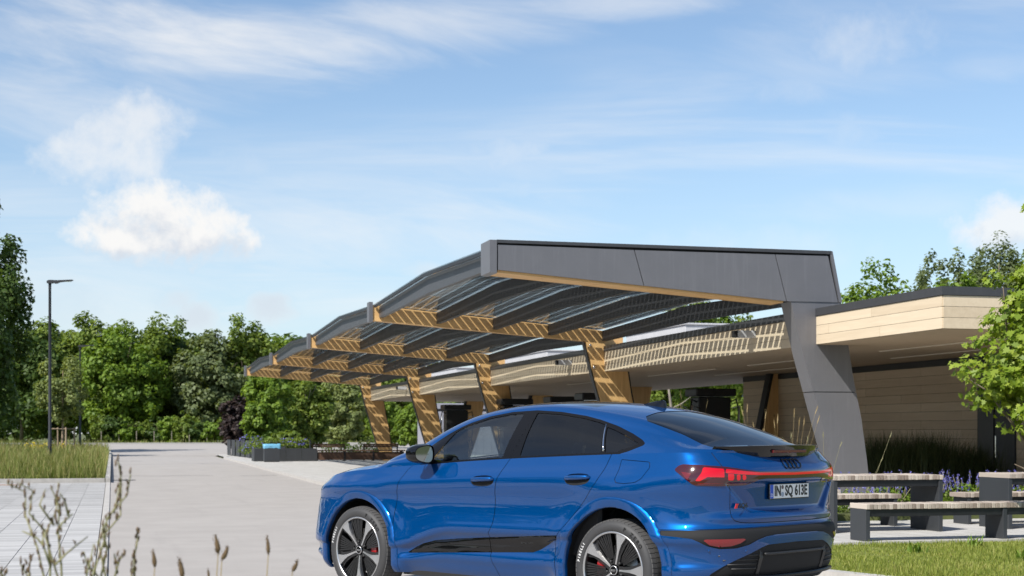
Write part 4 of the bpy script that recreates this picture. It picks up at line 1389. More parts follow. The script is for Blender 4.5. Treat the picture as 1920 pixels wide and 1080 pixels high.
# upper body: hood, glasshouse, roof
nS, nC, nT = 30, 8, 30
GB = np.empty((nS + nC + nT + 1, len(ring), 3))
for i in range(len(ring)):
    x, yb, zb = xt[i], yt[i], zt[i]
    zc = float(ZC(x)); zc = max(zc, zb + 1e-4)
    w = float(sst((x - .02) / .35)) * float(1 - sst((x - 3.70) / .08))
    hr = np.array([yb * .80, zb + (zc - zb) * .72])
    gr = np.array([min(float(YR(x)), yb * .97), max(float(ZR(x)), zb + (zc - zb) * .5)])
    P1 = hr * (1 - w) + gr * w
    P0 = np.array([yb, zb]); Cc = np.array([P1[0] * .5, zc]); P2 = np.array([0., zc])
    l0 = np.linalg.norm(P0 - P1); l1 = np.linalg.norm(Cc - P1)
    r = min(.075, .4 * l0, .4 * l1)
    A = P1 + (P0 - P1) / max(l0, 1e-6) * r; B = P1 + (Cc - P1) / max(l1, 1e-6) * r
    nrm = np.array([(A - P0)[1], -(A - P0)[0]]); nrm = nrm / max(np.linalg.norm(nrm), 1e-6)
    pts = []
    for k in range(nS):
        u = k / nS
        pts.append(P0 + (A - P0) * u + nrm * (.016 * math.sin(math.pi * u) * w))
    for k in range(nC):
        u = k / nC; pts.append(A * (1 - u)**2 + 2 * P1 * u * (1 - u) + B * u * u)
    for k in range(nT + 1):
        u = k / nT; pts.append(B * (1 - u)**2 + 2 * Cc * u * (1 - u) + P2 * u * u)
    pts = np.array(pts)
    GB[:, i, 0] = x; GB[:, i, 1] = pts[:, 0]; GB[:, i, 2] = pts[:, 1]


def grid_mesh(G, flip=False):
    n, m = G.shape[:2]
    V = G.reshape(-1, 3)
    F = []
    for j in range(n - 1):
        for i in range(m - 1):
            a = j * m + i
            F.append((a, a + m, a + m + 1, a + 1))
    return V, F


VA, FA = grid_mesh(GA); VB, FB = grid_mesh(GB)


def split(V, F, f):
    """cut polygons along f=0; returns vertices, faces with f>0, faces with f<0"""
    f = np.where(np.abs(f) < 1e-7, 1e-7, f)
    s = (f > 0).tolist()
    fl = f.tolist()
    new = []; cache = {}; n0 = len(V)
    pos = []; neg = []
    for p in F:
        c = 0
        for i in p: c += s[i]
        if c == len(p): pos.append(p)
        elif c == 0: neg.append(p)
        else:
            a = []; b = []
            for k in range(len(p)):
                i, j = p[k], p[(k + 1) % len(p)]
                (a if s[i] else b).append(i)
                if s[i] != s[j]:
                    key = (i, j) if i < j else (j, i)
                    if key not in cache:
                        u = fl[i] / (fl[i] - fl[j]); cache[key] = n0 + len(new); new.append(V[i] + (V[j] - V[i]) * u)
                    a.append(cache[key]); b.append(cache[key])
            if len(a) > 2: pos.append(tuple(a))
            if len(b) > 2: neg.append(tuple(b))
    if new: V = np.concatenate([V, np.array(new)])
    return V, pos, neg


def compact(V, F):
    used = np.unique(np.concatenate([np.array(f) for f in F])) if F else np.array([], int)
    mp = -np.ones(len(V), int); mp[used] = np.arange(len(used))
    mpl = mp.tolist()
    return V[used], [tuple(mpl[i] for i in f) for f in F]


def sd_poly(P, poly):
    """signed distance to a closed polygon, negative inside"""
    poly = np.array(poly, float)
    d = np.full(len(P), 1e9); inside = np.zeros(len(P), bool)
    for i in range(len(poly)):
        a, b = poly[i], poly[(i + 1) % len(poly)]
        e = b - a; w = P - a
        u = np.clip((w @ e) / (e @ e + 1e-12), 0, 1)
        d = np.minimum(d, np.linalg.norm(w - u[:, None] * e, axis=1))
        c = ((a[1] > P[:, 1]) != (b[1] > P[:, 1]))
        if abs(b[1] - a[1]) > 1e-12:
            inside ^= c & (P[:, 0] < (b[0] - a[0]) * (P[:, 1] - a[1]) / (b[1] - a[1]) + a[0])
    return np.where(inside, -d, d)


def vnormals(V, F):
    N = np.zeros_like(V)
    for p in F:
        a, b, c = V[p[0]], V[p[1]], V[p[2]]
        n = np.cross(b - a, c - a)
        for i in p: N[i] += n
    return N / (np.linalg.norm(N, axis=1, keepdims=True) + 1e-12)


def offset(V, F, d):
    Vc, Fc = compact(V, F)
    N = vnormals(Vc, Fc)
    # orient outwards: away from the car's middle
    c = np.array([1.5, 0, .7])
    if np.sum(N * (Vc - c)) < 0: N = -N
    return Vc + N * d, Fc


def side_obj(name, V, F, mat, parent=None, left=True, merge=False):
    V, F = compact(V, F)
    V = V.copy()
    if left: V[:, 1] *= -1
    F = [f[::-1] for f in F] if left else F
    return obj(name, V, F, MAT[mat], parent or car, True)


def both_obj(name, V, F, mat, parent=None):
    """mirror a half across the centre line into one mesh"""
    V, F = compact(V, F)
    V2 = V.copy(); V2[:, 1] *= -1
    n = len(V)
    o = obj(name, np.concatenate([V2, V]), [f[::-1] for f in F] + [tuple(i + n for i in f) for f in F], MAT[mat], parent or car, True)
    bm = bmesh.new(); bm.from_mesh(o.data)
    bmesh.ops.remove_doubles(bm, verts=[v for v in bm.verts if abs(v.co.y) < 1e-4], dist=2e-4)
    bm.to_mesh(o.data); bm.free()
    o.data.polygons.foreach_set('use_smooth', np.ones(len(o.data.polygons), dtype=bool))
    return o


def polyline_f(V, tab, swap=False):
    """x minus the shut line's x at that height"""
    z = np.array([q[0] for q in tab]); x = np.array([q[1] for q in tab])
    return V[:, 0] - np.interp(V[:, 2], z, x)


# ---- lower body
V, F = VA, FA
# arch openings
for cx, ri in ((0., .452), (WBASE, .470)):
    f = np.hypot(V[:, 0] - cx, V[:, 2] - TYR) - ri
    f = np.where(V[:, 2] < TYR, np.abs(V[:, 0] - cx) - ri, f)
    V, F, _ = split(V, F, f)
shellV, shellF = offset(V, F, -.006)
both_obj('inner_shell', shellV, shellF, 'gap_black')
# arch lips
lips = []
for cx, ro in ((0., .522), (WBASE, .548)):
    f = np.hypot(V[:, 0] - cx, V[:, 2] - TYR) - ro
    f = np.where(V[:, 2] < TYR, np.maximum(np.abs(V[:, 0] - cx) - ro, V[:, 2] * 0 - 1), f)
    # the lip ends on the door and bumper lines
    V, F, lp = split(V, F, f)
    lips.append((cx, V, lp))
G = .0028
door0 = [(.2, .455), (.73, .467), (.90, .49), (.981, .521), (1.095, .575), (1.16, .655)]
door1 = [(.2, 1.68), (.281, 1.658), (.40, 1.615), (.449, 1.604), (.56, 1.596), (.598, 1.598), (.64, 1.632), (.68, 1.646), (.80, 1.648), (.921, 1.656), (1.02, 1.685), (1.114, 1.723), (1.208, 1.77)]
door2 = [(.2, 2.345), (.324, 2.335), (.569, 2.324), (.612, 2.363), (.75, 2.49), (.928, 2.66), (1.03, 2.745), (1.09, 2.775), (1.131, 2.792), (1.243, 2.818)]
f = polyline_f(V, door0)
V, a, b = split(V, F, f - G); Vf, _, fender = split(V, b, polyline_f(V, door0) + G)
V, c, dd_ = split(V, a, polyline_f(V, door1) - G); Vd, _, fdoor = split(V, dd_, polyline_f(V, door1) + G)
V, rear, e_ = split(V, c, polyline_f(V, door2) - G); Vr, _, rdoor = split(V, e_, polyline_f(V, door2) + G)

# lips: keep with a raised rounded section
for cx, LV, LF in lips:
    for left in (True, False):
        Vc, Fc = compact(LV, LF)
        rr = np.where(Vc[:, 2] < TYR, np.abs(Vc[:, 0] - cx), np.hypot(Vc[:, 0] - cx, Vc[:, 2] - TYR))
        r0, r1 = (.452, .522) if cx < 1 else (.470, .548)
        u = np.clip((rr - r0) / (r1 - r0), 0, 1)
        Vq = Vc.copy()
        Vq[:, 1] += .016 * np.sqrt(np.clip(1 - (2 * u - .75) ** 2 / 1.6, 0, 1))
        o = side_obj('wheel_arch', Vq, Fc, 'car_blue', None, left)
        # inward return of the lip
        bm = bmesh.new(); bm.from_mesh(o.data)
        ed = [e for e in bm.edges if e.is_boundary and all((abs(v.co.x - cx) < r0 + .004 if v.co.z < TYR else math.hypot(v.co.x - cx, v.co.z - TYR) < r0 + .004) for v in e.verts)]
        ex = bmesh.ops.extrude_edge_only(bm, edges=ed)
        for v in ex['geom']:
            if isinstance(v, bmesh.types.BMVert): v.co.y += .05 if left else -.05
        bm.to_mesh(o.data); bm.free(); o.data.update()
        o.data.polygons.foreach_set('use_smooth', np.ones(len(o.data.polygons), dtype=bool))

# doors with the black blade strip
blade = [(.600, .388), (.70, .440), (.80, .478), (.963, .514), (1.25, .541), (1.615, .568), (2.0, .594), (2.33, .618), (2.40, .620), (2.36, .590), (2.29, .567), (2.223, .535), (2.13, .492), (2.054, .468), (1.6, .444), (1.1, .417)]
doors = {}
HANDLES = {'front_door': (1.525, 1.016), 'rear_door': (2.548, 1.050)}
def oval(a, b, n=24):
    q = []
    for k in range(n):
        w = 2 * math.pi * k / n; c_, s_ = math.cos(w), math.sin(w)
        x = a * math.copysign(abs(c_) ** .75, c_); z = b * math.copysign(abs(s_) ** .9, s_)
        q.append((x, z + x * .055))
    return q
for nm, DV, DF in (('front_door', Vd, fdoor), ('rear_door', Vr, rdoor)):
    f = sd_poly(DV[:, [0, 2]], blade)
    DV2, outer, bl = split(DV, DF, f)
    hx, hz = HANDLES[nm]
    DV2, outer, _ = split(DV2, outer, sd_poly(DV2[:, [0, 2]], [(hx + a_, hz + b_) for a_, b_ in oval(.132, .044)]))
    for left in (True, False):
        o = side_obj(nm, DV2, outer, 'car_blue', None, left)
        bv, bf = offset(DV2, bl, -.001)
        # push the strip out into a shallow wedge
        d = -sd_poly(bv[:, [0, 2]], blade)
        zc_ = np.interp(bv[:, 0], [.6, 2.05, 2.4], [.40, .492, .61])
        bv = bv.copy(); bv[:, 1] += np.clip(d, 0, .02) * .9 - .010 * np.exp(-((bv[:, 2] - zc_) / .007) ** 2)
        side_obj('sill_blade', bv, bf, 'gloss_black', o, left)
        doors[nm, left] = o

# tail: bumper, tailgate, lamps, quarter panel, working in w = x - y
def wz(V): return np.stack([V[:, 0] - V[:, 1], V[:, 2]], 1)
lamp = [(2.545, 1.136), (2.59, 1.166), (2.63, 1.176), (2.80, 1.172), (3.05, 1.160), (3.25, 1.140), (3.44, 1.124), (4.05, 1.114), (4.05, 1.066), (3.52, 1.072), (3.42, 1.064), (3.34, 1.040), (3.27, 1.024), (3.0, 1.022), (2.74, 1.027), (2.70, 1.040), (2.62, 1.085)]
V, q, lampF = split(V, rear, sd_poly(wz(V), lamp))
# black lower apron
apron = [(2.80, .20), (2.83, .33), (2.90, .395), (3.02, .445), (3.16, .490), (3.32, .535), (3.44, .572), (3.52, .592), (3.62, .594), (4.1, .602), (4.1, .20)]
V, q, apF = split(V, q, sd_poly(wz(V), apron))
# black band across the bumper with the reflector pocket below it
band = [(2.40, .700), (2.40, .664), (2.55, .656), (2.70, .645), (2.78, .620), (2.86, .592), (2.98, .572), (3.16, .575), (3.30, .598), (3.40, .630), (3.50, .652), (3.62, .662), (4.1, .666), (4.1, .722), (3.6, .722), (2.9, .712)]
V, q, bandF = split(V, q, sd_poly(wz(V), band))
# bumper / quarter line
zsp = lambda V: V[:, 2] - np.interp(wz(V)[:, 0], [2.3, 2.9, 3.6, 4.1], [.705, .716, .727, .727])
V, up, bump_ = split(V, q, zsp(V) - .0)
V, bpr, _ = split(V, bump_, -(zsp(V) + .003))
# tailgate outline
gate = [(2.86, 1.40), (2.93, 1.25), (3.01, 1.17), (3.07, 1.10), (3.10, 1.0), (3.10, .86), (3.115, .80), (3.15, .772), (3.22, .758), (3.32, .752), (4.2, .748), (4.2, 1.40)]
V, q2, gateF = split(V, up, sd_poly(wz(V), gate) - .0028)
V, _, gateF = split(V, gateF, sd_poly(wz(V), gate) + .0028)
# fuel/charge flap
flap = [(2.93, 1.205), (3.20, 1.19), (3.215, 1.15), (3.17, 1.07), (3.12, 1.04), (3.02, 1.03), (2.945, 1.035), (2.925, 1.06), (2.935, 1.13)]
fx = np.array([[a - .0, b] for a, b in flap])
V, q3, flapF = split(V, q2, sd_poly(V[:, [0, 2]], fx) - .0022)
V, _, flapF = split(V, flapF, sd_poly(V[:, [0, 2]], fx) + .0022)
for left in (True, False):
    qp = side_obj('quarter_panel', V, q3, 'car_blue', None, left)
    side_obj('charge_flap', V, flapF, 'car_blue', qp, left)
bumper = both_obj('rear_bumper', V, bpr, 'car_blue')
av, af = offset(V, apF, -.012)
both_obj('lower_apron', av, af, 'gloss_black', bumper)
bv, bf = offset(V, bandF, -.008)
both_obj('bumper_band', bv, bf, 'gloss_black', bumper)
refl = [(2.80, .643), (3.28, .645), (3.20, .612), (3.10, .594), (2.98, .590), (2.88, .603)]
for left in (True, False):
    rv, rf_, rin = split(bv, bf, sd_poly(wz(bv), refl))
    rv2, rin2 = offset(rv, rin, .006)
    side_obj('reflector', rv2, rin2, 'reflector_red', bumper, left)
gate_o = both_obj('tailgate', V, gateF, 'car_blue')
# lamps: dark lens with lit segments
lv, lf_ = offset(V, lampF, .004)
lv, glowbar, rest_ = split(lv, lf_, -sd_poly(wz(lv), [(3.05, 1.146), (3.25, 1.129), (3.44, 1.116), (4.05, 1.107), (4.05, 1.091), (3.44, 1.097), (3.25, 1.104), (3.05, 1.116)]))
lit = [[(2.83, 1.158), (3.035, 1.146), (3.035, 1.085), (2.86, 1.088), (2.78, 1.058), (2.735, 1.060), (2.80, 1.118), (2.815, 1.150)],
       [(3.075, 1.112), (3.14, 1.108), (3.14, 1.062), (3.075, 1.064)], [(3.17, 1.106), (3.21, 1.104), (3.21, 1.062), (3.17, 1.063)], [(3.235, 1.102), (3.275, 1.098), (3.275, 1.064), (3.235, 1.064)]]
lits = []
for pl in lit:
    lv, lo, rest_ = split(lv, rest_, -sd_poly(wz(lv), pl)); lits.append(lo)
lv, pinks, rest_ = split(lv, rest_, -sd_poly(wz(lv), [(2.60, 1.125), (2.70, 1.115), (2.66, 1.066)]))
lv, under, rest_ = split(lv, rest_, -sd_poly(wz(lv), [(2.76, 1.042), (3.30, 1.038), (3.28, 1.032), (2.75, 1.034)]))
# outboard portion belongs to the side lamps, the rest crosses the tailgate
tl = both_obj('tail_lamp', lv, rest_, 'lens_dark')
for lo in lits:
    for left in (True, False): side_obj('light_segment', lv, lo, 'lit_red', tl, left)
both_obj('light_bar', lv, glowbar, 'lit_red', tl)
for left in (True, False): side_obj('side_marker', lv, pinks, 'lens_red', tl, left)
for left in (True, False): side_obj('lower_strip', lv, under, 'reflector_red', tl, left)

# front: fender and bumper with head lamps
f = Vf[:, 0] + .56 + (Vf[:, 2] - .9) * .25
V, fen, fb = split(Vf, fender, f)
hl = [(-.96, .84), (-.76, .885), (-.63, .945), (-.66, .968), (-.72, .962), (-.96, .90)]
V, fb2, hlF = split(V, fb, sd_poly(V[:, [0, 2]], hl))
gr = np.maximum(np.abs(V[:, 2] - .60) - .20, V[:, 1] - .52)
V, fb3, grF = split(V, fb2, gr)
for left in (True, False):
    side_obj('front_fender', V, fen, 'car_blue', None, left)
    side_obj('head_lamp', V, hlF, 'headlamp_silver', None, left)
fbump = both_obj('front_bumper', V, fb3, 'car_blue')
gv, gf = offset(V, grF, -.01)
both_obj('grille', gv, gf, 'gloss_black', fbump)

# ---- upper body
V, F = VB, FB
dlo = [(.70, 1.10), (.745, 1.285), (.83, 1.338), (.95, 1.403), (1.06, 1.452), (1.16, 1.488), (1.36, 1.541), (1.60, 1.575), (1.87, 1.586), (2.135, 1.571), (2.40, 1.537), (2.56, 1.505), (2.75, 1.456), (2.93, 1.397), (3.05, 1.350), (3.088, 1.327), (3.085, 1.312), (3.05, 1.297), (2.97, 1.266), (2.90, 1.248), (2.75, 1.10)]
sidepart = V[:, 1] - np.maximum(YR(V[:, 0]) - .03, .0)
f = np.maximum(sd_poly(V[:, [0, 2]], dlo), -sidepart)
V, F, dloF = split(V, F, f)
bodyV, bodyF = V, F
shV, shF = offset(V, F, -.006)
# hood, windscreen, roof, rear glass
def cowl(V): return V[:, 0] - (.10 + .22 * (V[:, 1] / .8) ** 2)
ws = np.maximum(np.maximum(-cowl(V), V[:, 0] - (1.06 - .10 * (V[:, 1] / .6) ** 2)), V[:, 1] - (YR(V[:, 0]) - .035))
V, F, wsF = split(V, F, ws)
rg = [(2.80, -.2), (2.80, .0), (2.815, .30), (2.86, .50), (2.95, .592), (3.05, .597), (3.30, .592), (3.575, .606), (3.62, .60), (3.66, .40), (3.675, 0), (3.675, -.2)]
V, F, rgF = split(V, F, sd_poly(V[:, [0, 1]], rg))
hood_f = np.maximum(V[:, 0] - (.07 + .22 * (V[:, 1] / .8) ** 2), V[:, 1] - (.735 + .02 * V[:, 0]))
V, F, hoodF = split(V, F, hood_f - .0025)
V, _, hoodF = split(V, hoodF, hood_f_ if False else (np.maximum(V[:, 0] - (.07 + .22 * (V[:, 1] / .8) ** 2), V[:, 1] - (.735 + .02 * V[:, 0])) + .0025))
# roof rails of colour above the doors, tail edge, front wings: one upper body piece
V, F, panoF = split(V, F, np.maximum(np.abs(V[:, 0] - 1.75) - .62, V[:, 1] - .50))
roof = both_obj('roof', V, F, 'car_blue')
both_obj('roof_glass', V, panoF, 'gloss_black', roof)
both_obj('hood', V, hoodF, 'car_blue')
both_obj('windscreen', V, wsF, 'car_glass')
gl, glf = offset(V, rgF, -.003)
rgo = both_obj('rear_window', gl, glf, 'privacy_glass')
both_obj('inner_shell', *offset(VB, [q for q in hoodF if max(q) < len(VB)], -.008), 'gap_black')
# side windows with black trim
ins = sd_poly(V[:, [0, 2]], dlo)
belt = V[:, 2] - ZT(V[:, 0])
def pane_f(V, x_top0, x_bot0, x_top1, x_bot1, m=.030):
    z = V[:, 2]; u = (z - 1.2) / .36
    a = V[:, 0] - (x_bot0 + (x_top0 - x_bot0) * u)
    b = (x_bot1 + (x_top1 - x_bot1) * u) - V[:, 0]
    return np.minimum(np.minimum(a, b), np.minimum(-sd_poly(V[:, [0, 2]], dlo) - m, V[:, 2] - ZT(V[:, 0]) - .015))
trimF = dloF
panes = []
for x0t, x0b, x1t, x1b, mt, nm in ((1.12, .865, 1.742, 1.672, 'car_glass', 'front_window'), (1.885, 1.862, 2.585, 2.725, 'privacy_glass', 'rear_window'), (2.60, 2.775, 3.5, 3.5, 'privacy_glass', 'quarter_window')):
    V, pf, trimF = split(V, trimF, pane_f(V, x0t, x0b, x1t, x1b, .020 if nm != 'quarter_window' else .030))
    panes.append((nm, mt, pf))
# door gap through the trim
zt_ = V[:, 2]
gapf = np.abs(V[:, 0] - (1.765 + (zt_ - 1.208) / .36 * .115)) - .003
V, trimF, _ = split(V, trimF, gapf)
for left in (True, False):
    side_obj('window_trim', V, trimF, 'trim_black', None, left)
    for nm, mt, pf in panes:
        pv, pff = offset(V, pf, -.005)
        side_obj('side_window', pv, pff, mt, None, left)
    # bright strip before the quarter window
    z = np.linspace(1.265, 1.47, 6)
    xq = 2.752 - (z - 1.2) / .36 * .165
    yq = []
    for a_, b_ in zip(xq, z):
        i = int(np.argmin(np.abs(xt - a_))); col_ = GB[:nS + 4, i]
        yq.append(float(np.interp(b_, col_[:, 2], col_[:, 1])))
    sgn = -1 if left else 1
    mb = MB()
    mb.tube([(a_, sgn * (c_ - .002), b_) for a_, b_, c_ in zip(xq, z, yq)], .006, 6)
    mb.build('divider_strip', MAT['chrome'], None if False else car, True)


def side_y(x, z):
    """half width of the lower body near x, z"""
    d = (GA[..., 0] - x) ** 2 + (GA[..., 2] - z) ** 2
    k = np.argmin(np.where(GA[..., 1] > .4, d, 9)); return GA.reshape(-1, 3)[k, 1]
def rear_x(y, z):
    d = (GA[..., 1] - y) ** 2 + (GA[..., 2] - z) ** 2
    k = np.argmin(np.where(GA[..., 0] > 3.3, d, 9)); return GA.reshape(-1, 3)[k, 0]


# door handles: recess and bar
for left in (True, False):
    sg = -1 if left else 1
    for nm, xc, zc in ((k_, *v_h) for k_, v_h in HANDLES.items()):
        y0 = side_y(xc, zc)
        d = doors[nm, left]
        n = 24
        V_ = []; F_ = []
        for sx, sz, dy in ((.1335, .0455, -.001), (.126, .040, -.010), (.10, .030, -.030), (.04, .012, -.042)):
            V_ += [(xc + p_[0], sg * (y0 + dy), zc + p_[1]) for p_ in oval(sx, sz, n)]
        for r_ in range(3):
            for k in range(n):
                k2 = (k + 1) % n; F_.append((r_ * n + k, r_ * n + k2, (r_ + 1) * n + k2, (r_ + 1) * n + k))
        F_.append(tuple(3 * n + k for k in range(n)))
        obj('handle_recess', V_, F_, MAT['car_blue'], d, True)
        hb = MB()
        pts = [(xc - .128, sg * (y0 - .006), zc + .006), (xc - .10, sg * (y0 + .008), zc + .010), (xc, sg * (y0 + .016), zc + .016), (xc + .10, sg * (y0 + .010), zc + .020), (xc + .130, sg * (y0 - .004), zc + .018)]
        hb.tube(pts, [.010, .018, .020, .018, .010], 12)
        h_ = hb.build('door_handle', MAT['car_blue'], d, True)

# spoiler
mb = MB()
prof_n = 31
V_ = []; F_ = []
for k in range(prof_n):
    y = -.665 + 1.33 * k / (prof_n - 1)
    u = abs(y) / .665
    xr_ = 3.845 - .20 * u ** 2.6
    xb = 3.615 - .05 * u ** 2
    th = .030 * (1 - u ** 6)
    z0 = 1.296 - .008 * u ** 2
    sect = [(xb, z0 - .006), (xb + (xr_ - xb) * .5, z0 - .002), (xr_ - .02, z0 + .020), (xr_, z0 + .016), (xr_ - .006, z0 + .0), (xr_ - .04, z0 - .038 - th), (xb + (xr_ - xb) * .45, z0 - .07 - th), (xb, z0 - .06)]
    V_ += [(a_, y, b_) for a_, b_ in sect]
n = 8
for k in range(prof_n - 1):
    for q in range(n): F_.append((k * n + q, k * n + (q + 1) % n, (k + 1) * n + (q + 1) % n, (k + 1) * n + q))
F_ += [tuple(range(n)), tuple((prof_n - 1) * n + q for q in range(n))]
spo = smooth_by_angle(obj('spoiler', V_, F_, MAT['gloss_black'], car), 40)
MB().bbox(3.81, 3.832, -.22, .22, 1.256, 1.278, .003).build('brake_light', MAT['lens_red'], spo)

# antenna fin
V_ = []; F_ = []
for k, (x, z, w, zb) in enumerate(((2.44, .004, .004, 0), (2.50, .022, .024, -.01), (2.57, .042, .030, -.02), (2.635, .058, .026, -.025), (2.66, .052, .020, -.03), (2.665, .0, .018, -.035))):
    zr = float(ZC(x))
    for a_, b_ in ((-w, -.02), (-w * .55, z * .6), (-.003, z), (.003, z), (w * .55, z * .6), (w, -.02)):
        V_.append((x, a_, zr + b_))
for k in range(5):
    for q in range(5): F_.append((k * 6 + q, k * 6 + q + 1, (k + 1) * 6 + q + 1, (k + 1) * 6 + q))
smooth_by_angle(obj('antenna_fin', V_, F_, MAT['gloss_black'], roof), 50)

# mirrors
for left in (True, False):
    sg = -1 if left else 1
    V_ = []; F_ = []
    rings = ((.02, .4), (.0, .8), (.02, 1.), (.065, 1.05), (.105, 1.0), (.13, .93))
    x0 = .775
    n = 22
    for dx, sc_ in rings:
        for k in range(n):
            a_ = 2 * math.pi * k / n
            cy, cz = math.copysign(abs(math.cos(a_)) ** .7, math.cos(a_)), math.copysign(abs(math.sin(a_)) ** .7, math.sin(a_))
            yy_ = 1.015 + .088 * cy * sc_
            zz_ = 1.228 + .078 * cz * sc_ * (1 - .22 * cy) 
            V_.append((x0 + dx + .03 * cy * -1 + .03, sg * yy_, zz_))
    for r_ in range(len(rings) - 1):
        for k in range(n):
            k2 = (k + 1) % n; F_.append((r_ * n + k, r_ * n + k2, (r_ + 1) * n + k2, (r_ + 1) * n + k))
    F_.append(tuple(range(n)))
    mir_ = obj('mirror', V_, F_, MAT['gloss_black'], car, True)
    g = V_[-n:]
    c_ = np.mean(np.array(g), axis=0)
    gv_ = [tuple(c_ + (np.array(q) - c_) * .88 + np.array([-.008, 0, 0])) for q in g]
    obj('mirror_glass', gv_, [tuple(range(n))], MAT['mirror_glass'], mir_)
    gb = [tuple(np.array(q) + np.array([-.022, 0, 0])) for q in g]
    obj('mirror_back', gb, [tuple(range(n))], MAT['satin_black'], mir_)
    MB().tube([(.845, sg * .86, 1.168), (.82, sg * .95, 1.172), (.83, sg * .98, 1.18)], [.026, .024, .028], 10).build('mirror_arm', MAT['gloss_black'], mir_, True)
    MB().tube([(.792, sg * 1.085, 1.255), (.780, sg * 1.05, 1.258), (.775, sg * .98, 1.256)], [.006, .0075, .006], 6).build('indicator', MAT['headlamp_silver'], mir_, True)

# wheels
def text_mesh(txt, size, ext=.001, sx=1., bold=0.):
    cu = bpy.data.curves.new('t', 'FONT'); cu.body = txt; cu.size = size; cu.extrude = ext; cu.offset = bold
    cu.align_x = 'CENTER'; cu.align_y = 'CENTER'; cu.resolution_u = 3
    ob = bpy.data.objects.new('t', cu); COL.objects.link(ob)
    dg = bpy.context.evaluated_depsgraph_get(); dg.update()
    me = bpy.data.meshes.new_from_object(ob.evaluated_get(dg))
    V = np.array([v.co[:] for v in me.vertices]); F = [tuple(p.vertices) for p in me.polygons]
    bpy.data.objects.remove(ob); bpy.data.curves.remove(cu); bpy.data.meshes.remove(me)
    if len(V): V[:, 0] *= sx
    return V, F


